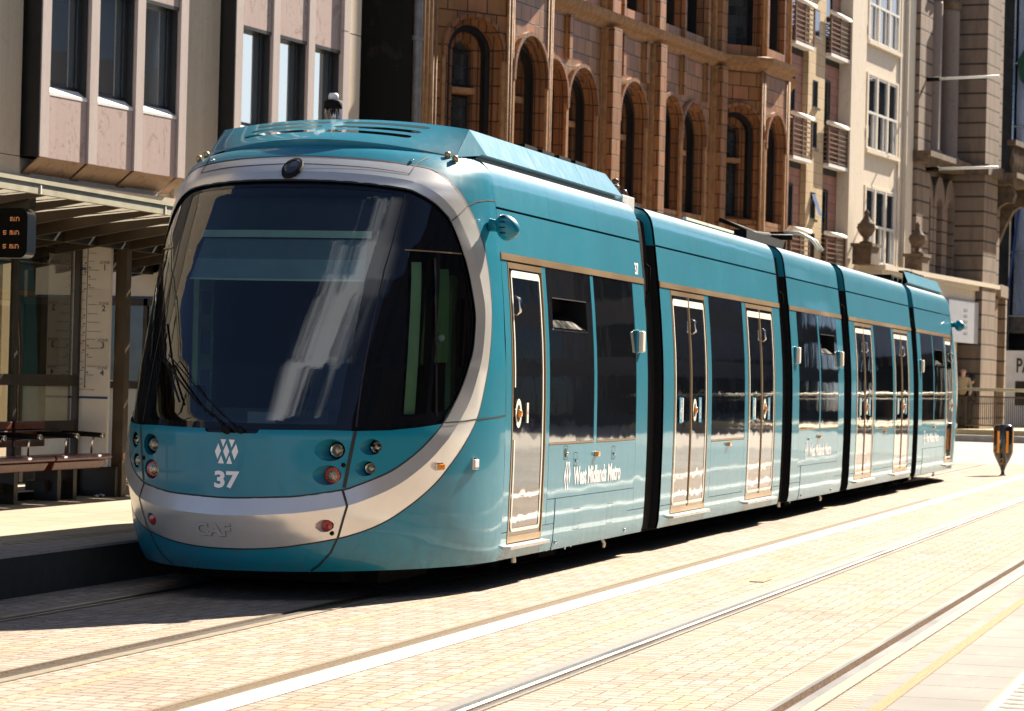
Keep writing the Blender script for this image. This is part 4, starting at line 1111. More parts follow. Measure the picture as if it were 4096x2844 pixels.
# platform
mb = MB(); PZT = .31
mb.poly([(-1.40, 8, -.02), (-1.40, 50, -.02), (-1.375, 50, PZT - .02), (-1.375, 8, PZT - .02)], 0)
mb.poly([(-1.375, 8, PZT - .02), (-1.375, 50, PZT - .02), (-1.385, 50, PZT), (-1.385, 8, PZT)], 1)
for x0, x1, m in ((-1.47, -1.385, 1), (-1.50, -1.47, 3), (-1.78, -1.50, 1), (-2.05, -1.78, 2), (-6.2, -2.05, 2)):
    mb.poly([(x0, 8, PZT), (x1, 8, PZT), (x1, 50, PZT), (x0, 50, PZT)], m)
mb.poly([(-6.2, 50, PZT), (-1.385, 50, PZT), (-1.40, 50, -.02), (-6.2, 50, -.02)], 0)
for k in range(24):
    y = 9 + k * 1.7; mb.poly([(-1.78, y, PZT + .002), (-1.385, y, PZT + .002), (-1.385, y + .008, PZT + .002), (-1.78, y + .008, PZT + .002)], 4)
struct(mb.build('platform', [mat('platform_face', (.035, .033, .03), .9, bump=.5), mat('platform_coping', (.26, .235, .21), .85, vs=14, var=.15, bump=.4), M['platslab'], mat('rusty_strip', (.26, .14, .08), .9, vs=20, var=.4), M['railgroove']], recalc=False))
mb = MB()
for k in range(70):
    for c in range(2):
        x = -2.02 + c * .11; y = 14.2 + k * .19 + c * .05
        mb.poly([(x, y, PZT + .004), (x + .07, y, PZT + .009), (x + .07, y + .06, PZT + .009), (x, y + .06, PZT + .004)], 0)
struct(mb.build('tactile_strip', M['platslab']))
mb = MB(); mb.poly([(-14, -20, .10), (-6.2, -20, .10), (-6.2, 140, .10), (-14, 140, .10)]); mb.poly([(-6.2, 50, .08), (-1.6, 50, .08), (-1.6, 75, .08), (-6.2, 75, .08)])
struct(mb.build('pavement', M['platslab']))
# small inspection cover
mb = MB(); mb.box(2.93, 3.05, 21.9, 22.25, .002, .008, 0); tag(mb.build('inspection_cover', M['grate']), 'small grey iron cover set in the paving by the empty track', 'cover')
# ------------------------------------------------------------------ the street frontage, in its own frame: s along, d towards the street, z up
TH = R(7.2); FD = Vector((math.sin(TH), math.cos(TH), 0)); FN = Vector((math.cos(TH), -math.sin(TH), 0)); FP = Vector((-7.9, 33, 0))
def F(s, d, z): return FP + FD * s + FN * d + Vector((0, 0, z))
def FB():
    b = MB(); b.T = F; return b
def frame(o, ax, ad, ang):
    """local frame turned by ang from the frontage, origin (o: s, d)"""
    c, sn = math.cos(ang), math.sin(ang)
    def T(a, b, z): return F(o[0] + a * c - b * sn, o[1] + a * sn + b * c, z)
    return T
def cloud_glass(name, tint=(.008, .012, .014), bump=.1):
    g = N(name); b = g.bsdf(tint, .02, Specular_IOR_Level=1.0, Coat_Weight=.6)
    g.set(b, 'Normal', g.bump(g.noise(g.scale(g.geo, (1, 1, .6)), 1.4, 2, .4), bump, .02)); return g.m
M['wglass'] = cloud_glass('window_glass')
g = N('solar_glass'); b = g.bsdf((.50, .56, .57), .03, Metallic=.85); g.set(b, 'Normal', g.bump(g.noise(g.scale(g.geo, (1, 1, .5)), 1.1, 2, .4), .10, .02)); M['mirrorglass'] = g.m
def stained_panel(name, c, dark, amt=.5):
    g = N(name); p = g.geo
    n = g.noise(g.scale(p, (2, 2, 1.2)), 2.0, 8, .72, dist=2.0); n2 = g.noise(p, 30, 3); st = g.noise(g.scale(p, (9, 9, .5)), 1.6, 4)
    col = g.mix(g.mapr(st, .35, .7, 0, .5), c, tuple(x * .8 for x in c))
    col = g.mix(g.mapr(n, .545, .60, 0, amt), col, dark)
    col = g.mix(g.mapr(n2, .4, .7, 0, .12), col, dark)
    b = g.bsdf(col, .6); g.set(b, 'Normal', g.bump(n2, .15, .004)); return g.m
M['pinkpanel'] = stained_panel('pink_stone_panel', (.50, .375, .335), (.17, .10, .08), .45)
M['mull'] = stained_panel('pale_stone_mullion', (.56, .47, .43), (.3, .2, .15), .12)
M['creampier'] = stained_panel('cream_stone_pier', (.66, .55, .40), (.30, .20, .12), .12)
M['whitesill'] = flat('white_sill', (.85, .83, .78), .5)
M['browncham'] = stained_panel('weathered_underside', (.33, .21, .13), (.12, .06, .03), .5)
M['dkframe'] = mat('dark_window_frame', (.015, .014, .013), .4)
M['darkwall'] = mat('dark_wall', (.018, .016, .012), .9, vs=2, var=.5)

# ---- office block with projecting window bays (left)
office = thing('office_building', F(2, 0, 0), 'pale stone office block with projecting pink panelled window bays over the tram stop', 'building')
OO = F(2, 0, 0)
mb = FB()
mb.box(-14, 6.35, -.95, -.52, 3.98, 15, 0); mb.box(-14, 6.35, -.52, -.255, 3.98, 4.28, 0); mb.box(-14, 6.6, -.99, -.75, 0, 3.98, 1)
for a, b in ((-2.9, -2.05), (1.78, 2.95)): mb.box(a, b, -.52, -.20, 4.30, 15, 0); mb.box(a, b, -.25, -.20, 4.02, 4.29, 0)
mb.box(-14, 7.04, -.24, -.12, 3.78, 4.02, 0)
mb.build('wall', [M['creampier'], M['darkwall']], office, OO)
mb = FB()
mb.box(6.35, 6.55, -.6, .06, 0.1, 6.95, 1); mb.box(6.55, 7.04, -.6, .0, .1, 6.95, 0); mb.box(6.35, 6.55, -.6, .06, 6.965, 15, 1); mb.box(6.55, 7.04, -.6, .0, 6.965, 15, 0)
mb.build('end_pier', [M['creampier'], M['mull']], office, OO)
for s0, nb, pitch in ((-6.95, 3, 1.13), (-1.95, 3, 1.14), (3.02, 3, 1.115)):
    s1 = s0 + nb * pitch + .22
    mb = FB()
    # chamfered underside, cheeks and body of the bay
    mb.box(s0 + .02, s1 - .02, -.42, -.32, 4.32, 15, 3)
    n = nb
    for k in range(nb):
        a = s0 + k * pitch; b = a + pitch
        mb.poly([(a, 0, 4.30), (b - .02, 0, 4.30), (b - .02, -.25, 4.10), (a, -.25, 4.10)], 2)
        for zb, zt in ((4.30, 5.14), (6.65, 8.20)):
            mb.box(a + .225, b - .03, -.06, 0, zb, zt, 0, skip=('y0',))
        mb.box(b - .03, b - .0, -.2, -.05, 4.30, 15, 3)
    for k in range(nb + 1):
        a = s0 + k * pitch; mb.box(a, a + .20, -.06, .03, 4.30, 15, 1, skip=('y0',))
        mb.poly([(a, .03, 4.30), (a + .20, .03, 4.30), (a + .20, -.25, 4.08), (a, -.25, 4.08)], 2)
    mb.box(s0 - .03, s0, -.30, .03, 4.30, 15, 3); mb.box(s1, s1 + .02, -.25, .0, 4.3, 15, 3)  # bay cheeks: their shade put in with the dark frame colour
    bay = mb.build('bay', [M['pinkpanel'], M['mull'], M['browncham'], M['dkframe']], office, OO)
    for k in range(nb):
        a = s0 + k * pitch + .21; b = a + pitch - .23
        mb = FB()
        mb.poly([(a, .005, 5.14), (b, .005, 5.14), (b, -.26, 5.33), (a, -.26, 5.33)], 1)
        mb.poly([(a, .005, 5.14), (b, .005, 5.14), (b, .005, 5.10), (a, .005, 5.10)], 1)
        mb.box(a, b, -.17, -.12, 5.22, 5.27, 0); mb.box(b - .03, b, -.28, -.02, 5.16, 6.65, 0); mb.box(b - .12, b - .10, -.20, -.13, 5.24, 6.65, 0); mb.box(a, a + .03, -.28, -.1, 5.24, 6.65, 0)
        mb.box(a, b, -.28, .0, 6.6, 6.65, 0)
        w = mb.build('window', [M['dkframe'], M['whitesill']], bay, OO)
        mb = FB(); mb.poly([(a, -.15, 5.22), (b, -.15, 5.22), (b, -.15, 6.64), (a, -.15, 6.64)]); mb.build('pane', M['mirrorglass'], bay, OO)

for a in (-2.72, -2.35, .4):
    mb = FB(); mb.box(a, a + .30, -.5, -.2, .1, 3.8, 0); mb.build('column', M['creampier'], office, OO)
# ---- narrow dark building between the office and the terracotta block
dk = thing('narrow_dark_building', F(8.1, -1, 0), 'narrow dark soot-stained frontage squeezed between the office block and the terracotta building', 'building')
OD = F(8.1, -1, 0)
g = N('soot_shade_wall'); n1 = g.noise(g.geo, 1.6, 6, .7); n2 = g.noise(g.scale(g.geo, (1, 1, .4)), 3, 5)
col = g.mix(g.mapr(n1, .6, .68, 0, .35), (.010, .009, .006), (.10, .06, .03)); col = g.mix(g.mapr(n2, .5, .7, 0, .4), col, (.004, .004, .004)); g.bsdf(col, .8); M['soot_shade'] = g.m
mb = FB(); mb.box(7.04, 9.25, -1.4, -1.1, 0.1, 16, 0); mb.box(9.10, 9.145, -1.4, -.10, .1, 16, 0); mb.build('wall', M['soot_shade'], dk, OD)  # gap wall and shaded flank: soot and shade in one dark colour
mb = FB(); mb.box(8.72, 8.92, -1.12, -.95, .1, 16, 0); mb.build('red_pilaster', mat('dark_red_pilaster', (.055, .018, .012), .7, vs=4, var=.4), dk, OD)
mb = FB(); mb.box(7.06, 7.7, -1.1, -.6, .1, 16, 0); mb.build('dark_board', mat('navy_board', (.008, .010, .022), .5), dk, OD)
mb = FB(); put_text(mb, 'rd', lambda x, y: (7.42 + x, -.595, 6.47 + y), .22, 0, 0, 'CENTER', 1.0); mb.build('lettering', M['cream'], dk, OD, recalc=False)
mb = FB(); mb.box(7.2, 7.56, -.62, -.585, 5.35, 5.95, 0); put_text(mb, '2', lambda x, y: (7.40 + x, -.58, 5.80 + y), .16, 1); mb.build('grey_sign', [mat('grey_sign_face', (.42, .42, .46), .5), M['dkframe']], dk, OD)

# ---- terracotta building
TC1, TC2, TCM = (.20, .078, .024), (.48, .235, .085), (.03, .012, .006)
M['terra'] = brick_mat('terracotta_blocks', TC1, TC2, TCM, .40, .30, .012, .5, hue=(.40, .17, .07), gloss=.15, vary=.55, dirt=.5)
M['terraS'] = brick_mat('terracotta_small_blocks', (.20, .074, .024), (.38, .165, .060), TCM, .16, .30, .012, .5, gloss=.25, off=0.0, vary=.5, dirt=.5)
M['terraR'] = mat('terracotta_moulding', (.38, .19, .075), .75, vs=7, var=.3)
M['terraD'] = mat('terracotta_cornice', (.26, .135, .055), .65, vs=9, var=.35, bump=.5, bs=20)
M['shadering'] = mat('shade_black_reveal', (.008, .007, .006), .6)  # deep shade of the window reveals, put into the colour as black
def leaded(name, nx, nz, glow=(.02, .022, .02)):
    g = N(name); s = g.n('ShaderNodeSeparateXYZ', i_Vector=g.uv); m = g.math
    def line(v, n): 
        fr = m('FRACT', m('MULTIPLY', v, n)); return m('LESS_THAN', m('ABSOLUTE', m('SUBTRACT', fr, .5)), .065)
    a = m('MAXIMUM', line(s.outputs[0], nx), line(s.outputs[1], nz))
    cell = g.n('ShaderNodeCombineXYZ', i_X=m('FLOOR', m('ADD', m('MULTIPLY', s.outputs[0], nx), .5)), i_Y=m('FLOOR', m('ADD', m('MULTIPLY', s.outputs[1], nz), .5)))
    wn = g.n('ShaderNodeTexWhiteNoise', i_Vector=cell.outputs[0])
    base = g.mix(wn.outputs[0], glow, tuple(x * 3 for x in glow))
    b = g.bsdf(g.mix(a, base, (.01, .008, .006)), g.math('ADD', .03, g.math('MULTIPLY', a, .5)), Specular_IOR_Level=1.0, Coat_Weight=.8)
    tilt = g.math('ADD', g.math('MULTIPLY', wn.outputs[0], .2), g.math('MULTIPLY', g.noise(g.geo, 6, 2), .3))
    g.set(b, 'Normal', g.bump(tilt, .25, .01)); return g.m
M['leaded'] = leaded('leaded_glass', 5.2, 4.4)
tb = thing('terracotta_building', F(18, 0, 0), 'long brown terracotta building with rows of tall round arched windows', 'building')
OT = F(18, 0, 0)
def arch_pts(c, w, zs, zb, n=14, rise=1.0):
    p = [(c - w, zb)] + [(c - w * math.cos(math.pi * k / n), zs + w * rise * math.sin(math.pi * k / n)) for k in range(n + 1)] + [(c + w, zb)]
    return p
def arch_wall(mb, s0, s1, z0, z1, c, w, zs, zb, d=0.0, m=0, rise=1.0):
    """wall rectangle with an arched hole"""
    A = arch_pts(c, w, zs, zb, 14, rise); O = []
    n = 14
    O.append((s0, zb))
    for k in range(n + 1):
        an = math.pi * k / n; ux, uz = -math.cos(an), math.sin(an)
        t = 1e9
        if ux < -1e-6: t = min(t, (s0 - c) / ux)
        if ux > 1e-6: t = min(t, (s1 - c) / ux)
        if uz > 1e-6: t = min(t, (z1 - zs) / uz)
        O.append((c + ux * t, zs + uz * t))
    O.append((s1, zb))
    for k in range(len(A) - 1):
        mb.poly([(A[k][0], d, A[k][1]), (A[k + 1][0], d, A[k + 1][1]), (O[k + 1][0], d, O[k + 1][1]), (O[k][0], d, O[k][1])], m)
    # fill the two top corners
    for cx in (s0, s1):
        ks = [k for k in range(len(O) - 1) if (abs(O[k][0] - cx) < 1e-6) != (abs(O[k + 1][0] - cx) < 1e-6) and max(O[k][1], O[k + 1][1]) > z1 - 1e-6]
        for k in ks: mb.poly([(O[k][0], d, O[k][1]), (O[k + 1][0], d, O[k + 1][1]), (cx, d, z1)], m)
    mb.poly([(s0, d, z0), (s1, d, z0), (s1, d, zb), (s0, d, zb)], m)
def reveal(mb, A, d0, d1, m):
    for k in range(len(A) - 1): mb.poly([(A[k][0], d0, A[k][1]), (A[k + 1][0], d0, A[k + 1][1]), (A[k + 1][0], d1, A[k + 1][1]), (A[k][0], d1, A[k][1])], m, True)
def face(mb, A, B, d, m):
    for k in range(len(A) - 1): mb.poly([(A[k][0], d, A[k][1]), (A[k + 1][0], d, A[k + 1][1]), (B[k + 1][0], d, B[k + 1][1]), (B[k][0], d, B[k][1])], m)
def arched_window(T, s0, s1, c, w, ztop=7.6, zb=5.20, z0=0.1, z1=8.42, bright=False):
    """wall cell (mesh part) and window part with stepped reveals, hood, transom, leaded glass"""
    zs = ztop - w - .06; rise = 1.0
    mb = MB(); mb.T = T
    arch_wall(mb, s0, s1, z0, z1, c, w, zs, zb, 0, 0)
    A0 = arch_pts(c, w, zs, zb); A1 = arch_pts(c, w - .10, zs, zb + .02); A2 = arch_pts(c, w - .20, zs, zb + .04); A3 = arch_pts(c, w - .34, zs, zb + .08)
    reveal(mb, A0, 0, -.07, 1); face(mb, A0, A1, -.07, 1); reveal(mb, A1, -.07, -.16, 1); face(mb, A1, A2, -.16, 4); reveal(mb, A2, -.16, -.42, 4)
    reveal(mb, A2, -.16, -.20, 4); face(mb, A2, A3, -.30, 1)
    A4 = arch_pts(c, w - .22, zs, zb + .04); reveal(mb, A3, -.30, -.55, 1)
    mb.poly([(c - w, 0, zb), (c + w, 0, zb), (c + w, -.5, zb + .10), (c - w, -.5, zb + .10)], 3)
    # hood mould, proud of the wall and catching the light on top
    H0 = arch_pts(c, w + .015, zs, zs - .12); H1 = arch_pts(c, w + .09, zs, zs - .12)
    face(mb, H0, H1, .075, 1); reveal(mb, H1, .075, 0, 2); reveal(mb, H0, .075, -.01, 1)
    # jamb shafts
    for sx in (-1, 1):
        x = c + sx * (w + .05); mb.box(x - .035, x + .035, 0, .05, zb - 1.5, zs - .12, 2)
    cell = mb.build('wall_bay', [M['terra'], M['terraS'], M['terraR'], M['terraD'], M['shadering']], tb, OT)
    mb = MB(); mb.T = T; G = arch_pts(c, w - .33, zs, zb + .08)
    mb.f([mb.v((p[0], -.50, p[1])) for p in G], 0)
    gw = mb.build('pane', M['leaded'], cell, OT)
    mb = MB(); mb.T = T; wi = w - .34
    for zz in (6.50 - .0,): mb.box(c - wi - .02, c + wi + .02, -.50, -.26, zz - .05, zz + .05, 1)
    for x in (-wi, wi): mb.box(c + x - .018, c + x + .018, -.50, -.46, zb + .1, zs, 0)
    for zz in (6.60, zs + .06, 6.42, zb + .12): mb.box(c - wi, c + wi, -.50, -.46, zz - .015, zz + .015, 0)
    mb.build('window_frame', [M['dkframe'], M['terraR']], cell, OT)
def rect_window(T, s0, s1, c, w, z0=8.78, z1=13.5, zb=8.98, zt=12.5):
    mb = MB(); mb.T = T
    for a, b, c0, c1 in ((s0, c - w, z0, z1), (c + w, s1, z0, z1), (c - w, c + w, z0, zb), (c - w, c + w, zt, z1)): mb.poly([(a, 0, c0), (b, 0, c0), (b, 0, c1), (a, 0, c1)], 0)
    for a in (-1, 1):
        x = c + a * w; mb.poly([(x, 0, zb), (x, -.14, zb), (x, -.14, zt), (x, 0, zt)], 1); x2 = c + a * (w - .10); mb.poly([(x, -.14, zb), (x2, -.14, zb), (x2, -.14, zt), (x, -.14, zt)], 1); mb.poly([(x2, -.14, zb), (x2, -.42, zb), (x2, -.42, zt), (x2, -.14, zt)], 4)
    mb.poly([(c - w, 0, zb), (c + w, 0, zb), (c + w, -.42, zb + .05), (c - w, -.42, zb + .05)], 3)
    cell = mb.build('wall_bay', [M['terra'], M['terraS'], M['terraR'], M['terraD'], M['shadering']], tb, OT)
    mb = MB(); mb.T = T; mb.poly([(c - w + .1, -.38, zb), (c + w - .1, -.38, zb), (c + w - .1, -.38, zt), (c - w + .1, -.38, zt)], 0); mb.build('pane', M['leaded'], cell, OT)
    mb = MB(); mb.T = T; mb.box(c - w + .1, c + w - .1, -.38, -.2, 10.6, 10.72, 1)
    for x in (-w + .1, w - .1): mb.box(c + x - .02, c + x + .02, -.38, -.34, zb, zt, 0)
    mb.box(c - w + .1, c + w - .1, -.38, -.34, zb + .04, zb + .08, 0); mb.build('window_frame', [M['dkframe'], M['terraR']], cell, OT)
def shaft(mb, x, w, d, z0, z1, m=1):  # moulded vertical rib: flat flanked by rounds
    mb.box(x - w / 2, x + w / 2, 0, d, z0, z1, m)
    for a in (-1, 1):
        mb.box(x + a * (w / 2 + .045) - .03, x + a * (w / 2 + .045) + .03, 0, d * .55, z0, z1, 2)
FT = lambda s, d, z: F(s, d, z)
def flat_run(s0, s1, arches):
    cuts = [s0] + [(arches[i][0] + arches[i][1] + arches[i + 1][0] - arches[i + 1][1]) / 2 for i in range(len(arches) - 1)] + [s1]
    for i, (c, w, zt) in enumerate(arches): arched_window(FT, cuts[i], cuts[i + 1], c, w, zt); rect_window(FT, cuts[i], cuts[i + 1], c, min(w, .62))
def pilaster(x, w, d=.22):
    mb = FB(); mb.box(x - w / 2, x + w / 2, 0, d, .1, 8.45, 0); mb.box(x - w / 2, x + w / 2, 0, d * .8, 8.75, 14, 0)
    for a in (-1, 1):
        for q_ in (.05, .13): mb.box(x + a * (w / 2 + q_) - .028, x + a * (w / 2 + q_) + .028, 0, d * .5 - (q_ - .05), .1, 8.45, 2); mb.box(x + a * (w / 2 + q_) - .028, x + a * (w / 2 + q_) + .028, 0, d * .4, 8.75, 14, 2)
    mb.build('pilaster', [M['terra'], M['terraS'], M['terraR']], tb, OT)
def ribs(cs, z0=7.62, z1=8.42):
    for c in cs:
        mb = FB(); mb.box(c - .07, c + .07, 0, .09, z0, z1, 0); mb.box(c - .10, c - .075, 0, .05, z0, z1, 1); mb.box(c + .075, c + .10, 0, .05, z0, z1, 1); mb.box(c - .05, c + .05, 0, .07, 8.78, 13.5, 0)
        mb.build('rib', [M['terra'], M['terraR']], tb, OT)
for base in (0, 13.9):
    if base == 0:
        flat_run(13.6, 17.25, [(14.85, .62, 7.58), (16.30, .70, 7.58)]); pilaster(17.62, .42)
        flat_run(17.25, 20.05, [(18.98, .72, 7.62)]); pilaster(20.18, .34)
        flat_run(20.05, 24.2, [(21.15, .66, 7.58), (22.55, .72, 7.56)]); pilaster(24.0, .36)
        ribs([15.55, 18.35, 19.62, 21.84, 23.3, 14.2])
    # canted bay
    # first facet looks down the street, second is parallel to it
    s0 = 10.35 if base == 0 else 24.15
    P1 = (s0 - .45, -.05) if base == 0 else (s0 - .1, -.05); P2 = (s0 + .85, .75)
    ang = math.atan2(P2[1] - P1[1], P2[0] - P1[0]); L1 = math.hypot(P2[0] - P1[0], P2[1] - P1[1])
    T1 = frame(P1, 0, 0, ang); W1 = .60
    arched_window(T1, 0, L1, L1 * .50, .56, 7.76 if base == 0 else 7.70); rect_window(T1, 0, L1, L1 * .5, .50)
    L2 = 1.72; T2 = frame(P2, 0, 0, 0)
    arched_window(T2, 0, L2, L2 * .5 - .02, .70 if base == 0 else .66, 7.62); rect_window(T2, 0, L2, L2 * .5, .55)
    P3 = (P2[0] + L2, .75); P4 = (P3[0] + .8, 0)
    mb = FB()
    mb.poly([(P3[0], .75, .1), (P4[0], 0, .1), (P4[0], 0, 14), (P3[0], .75, 14)], 0)
    mb.poly([(P2[0] - .02, .75, 8.42), (P3[0], .75, 8.42), (P3[0], .75, 8.78), (P2[0] - .02, .75, 8.78)], 0)
    for (px, py) in (P1, P2, P3):
        for dx, dd in ((-.10, .0), (.0, .02), (.10, .0)): mb.tube([(px + dx, py + dd * .6, .1), (px + dx, py + dd * .6, 8.42)], .032, 8, 2); mb.tube([(px + dx, py + dd * .6, 8.78), (px + dx, py + dd * .6, 13.5)], .03, 8, 2)
    mb.build('bay_corner', [M['terra'], M['terraS'], M['terraR']], tb, OT)
# cornice string between the storeys (follows the bays)
def cornice(path, z0, lab='cornice'):
    mb = FB(); pr = [(0, z0), (.05, z0 + .02), (.10, z0 + .10), (.20, z0 + .14), (.24, z0 + .22), (.26, z0 + .30), (.10, z0 + .34), (0, z0 + .36)]
    # offset each path point along an averaged outward direction
    nr = []
    for i in range(len(path)):
        a = path[max(i - 1, 0)]; b = path[min(i + 1, len(path) - 1)]; dx, dy = b[0] - a[0], b[1] - a[1]; l = math.hypot(dx, dy); nr.append((-dy / l, dx / l))
    for i in range(len(path) - 1):
        for k in range(len(pr) - 1):
            q_ = []
            for (j, kk) in ((i, k), (i + 1, k), (i + 1, k + 1), (i, k + 1)):
                q_.append((path[j][0] + nr[j][0] * pr[kk][0], path[j][1] + nr[j][1] * pr[kk][0], pr[kk][1]))
            mb.poly(q_, 0, False)
    mb.build(lab, [M['terraD']], tb, OT)
cornice([(9.3, -.05), (9.90, -.05), (11.2, .75), (12.92, .75), (13.7, 0), (24.05, 0), (25.0, .75), (26.72, .75), (27.5, 0), (29.15, 0)], 8.42)
mb = FB(); mb.box(9.15, 9.92, -.6, -.04, .1, 14, 0)
for x in (9.32, 9.47, 9.62): mb.tube([(x, -.02, .1), (x, -.02, 14)], .055, 8, 1)
mb.box(27.87, 29.17, -.5, .0, .1, 14, 0)
for x in (28.5, 28.65, 28.9, 29.05): mb.tube([(x, .02, .1), (x, .02, 14)], .055, 8, 1)
mb.box(9.2, 29.15, -6, -.8, .1, 14, 0)
mb.build('wall', [M['terra'], M['terraR']], tb, OT)
mb = FB(); mb.tube([(9.08, .02, .1), (9.08, .02, 14)], .075, 12, 0); 
for z in (4.4, 7.15, 9.9): mb.lathe((9.08, .02, z), [(.075, 0), (.10, .01), (.10, .08), (.075, .09)], 12, 0)
tag(mb.build('drainpipe', mat('grey_iron_pipe', (.20, .20, .20), .4, vs=5, var=.3)), 'grey iron drainpipe running down the left edge of the terracotta building', 'drainpipe')

# ---- apartment block with balconies
M['redtile'] = brick_mat('dusky_red_tile', (.30, .125, .085), (.42, .20, .14), (.10, .05, .035), .45, .22, .008, .55, vary=.5)
M['yelltile'] = brick_mat('buff_stone_tile', (.55, .40, .22), (.64, .49, .30), (.28, .18, .09), .50, .26, .007, .6, vary=.5)
ap = thing('apartment_building', F(31.4, 0, 0), 'red and buff tiled apartment block with small slatted balconies', 'building')
OA = F(31.4, 0, 0)
mb = FB()
mb.box(29.17, 30.66, -4, -.14, .1, 14, 0); mb.box(30.66, 32.0, -4, .0, .1, 14, 1); mb.box(32.0, 33.66, -4, -.14, .1, 14, 0)
mb.build('wall', [M['redtile'], M['yelltile']], ap, OA)
FL = 2.68
for st, (sa, sb) in enumerate(((29.2, 30.62), (32.05, 33.6))):
    for fl in range(-1, 3):
        zt = 7.98 + fl * FL + (.05 if st else 0)
        mb = FB(); a, b = sa - .02, sb + .02; dd = .12
        mb.tube([(a - .06, dd, zt), (b + .06, dd, zt)], .055, 10, 0)
        for k in range(8): z = zt - .12 - k * .115; mb.box(a, b, dd - .012, dd + .012, z - .014, z + .014, 1)
        for x in (a, (a + b) / 2, b): mb.box(x - .02, x + .02, dd - .02, dd + .02, zt - 1.0, zt, 1)
        for k in range(8): z = zt - .12 - k * .115; mb.box(a - .012, a + .012, -.12, dd, z - .014, z + .014, 1)
        mb.box(a, b, -.6, dd + .02, zt - 1.06, zt - .98, 2); mb.box(a + .1, b - .1, -.6, -.1, zt - 1.2, zt - 1.06, 3)
        mb.build('balcony', [M['cream'], mat('balcony_slat', (.17, .10, .06), .6) if 'bals' not in M else M['bals'], M['whitesill'], M['darkwall']], ap, OA); M['bals'] = bpy.data.materials.get('balcony_slat')
        mb = FB(); mb.box(a + .08, a + .75, -.16, -.12, zt - 1.0, zt + 1.05, 0); mb.box(a + .02, a + .08, -.16, -.10, zt - 1.0, zt + 1.1, 1); mb.box(a + .75, a + .80, -.16, -.10, zt - 1.0, zt + 1.1, 1); mb.box(a + .02, a + .8, -.16, -.10, zt + 1.05, zt + 1.1, 1)
        mb.build('balcony_door', [M['wglass'], M['dkframe']], ap, OA)
for fl in range(-2, 3):
    for dz in (0.0, -.98):
        z = 8.32 + dz + fl * FL + .0
        mb = FB(); mb.box(31.05, 31.42, -.05, .012, z, z + .64, 1, skip=('y0',)); mb.poly([(31.08, .014, z + .03), (31.39, .014, z + .03), (31.39, .014, z + .61), (31.08, .014, z + .61)], 0)
        mb.box(31.03, 31.44, 0, .07, z - .07, z - .01, 2)
        if dz == 0 and fl in (-1, 1): mb.poly([(31.08, .02, z + .6), (31.39, .02, z + .6), (31.39, .20, z + .08), (31.08, .20, z + .08)], 0)
        mb.build('small_window', [M['wglass'], M['dkframe'], M['lightmetal'] if 'lightmetal' in M else M['steel']], ap, OA)

# ---- white stone building
wb = thing('white_stone_building', F(36.8, 0, 0), 'cream stone building with three-light sash windows and a stone balcony ledge', 'building')
OW = F(36.8, 0, 0)
M['cstone'] = stained_panel('cream_ashlar', (.76, .66, .52), (.30, .20, .12), .18)
M['sash'] = flat('white_sash', (.74, .73, .70), .5)
mb = FB()
mb.box(33.66, 34.95, -4, .18, .1, 14, 0); mb.box(35.25, 39.25, -4, -.02, .1, 14, 0, skip=()); mb.box(34.95, 35.25, -4, .0, .1, 14, 0); mb.box(39.25, 39.95, -4, .10, .1, 14, 0)
mb.box(38.75, 38.95, -.02, .03, .1, 14, 0)
# projecting ground storey with a cornice that carries the urns
mb.box(34.5, 42.6, .0, .75, .1, 4.45, 0); mb.box(42.6, 46.5, .0, .75, 3.4, 4.45, 0); mb.box(34.4, 46.6, .0, .86, 4.45, 4.58, 0); mb.box(34.3, 46.7, .0, .98, 4.58, 4.70, 0)
mb.build('wall', M['cstone'], wb, OW)
for k, zt in enumerate((12.40, 9.63, 6.74, )):
    zb = zt - 1.9; mb = FB()
    mb.box(35.55, 38.72, .0, .09, zb - .10, zb, 1)
    for x in (35.70, 36.60, 37.62, 38.55): mb.box(x - .06, x + .06, -.02, .03, zb, zt, 1)
    mb.box(35.64, 38.61, -.02, .03, zt, zt + .06, 1)
    lights = ((35.76, 36.54), (36.66, 37.56), (37.68, 38.49)); zm = zb + .95
    for a, b in lights:
        for x in (a, b - .05): mb.box(x, x + .05, -.01, .02, zb, zt, 0)
        mb.box(a, b, -.01, .03, zm - .03, zm + .03, 0); mb.box(a, b, -.01, .02, zb, zb + .06, 0); mb.box(a, b, -.01, .02, zt - .05, zt, 0)
        mb.box((a + b) / 2 + .1, (a + b) / 2 + .14, -.01, .03, zb, zm, 0)
    w = mb.build('window', [M['sash'], M['cstone']], wb, OW)
    mb = FB(); mb.poly([(35.7, -.012, zb), (38.55, -.012, zb), (38.55, -.012, zt), (35.7, -.012, zt)]); mb.build('pane', M['wglass'], w, OW)
for k, z in enumerate((7.95, 10.55)):
    mb = FB(); mb.box(35.02, 35.22, .0, .2, z, z + .3, 0); mb.poly([(35.02, .0, z), (35.22, 0, z), (35.22, .1, z - .25), (35.02, .1, z - .25)], 0); mb.build('rainwater_hopper', M['cstone'], wb, OW)
mb = FB(); mb.tube([(35.1, .07, 4.7), (35.1, .07, 14)], .05, 8, 0); mb.build('downpipe', mat('pale_pipe', (.5, .38, .26), .6), wb, OW)
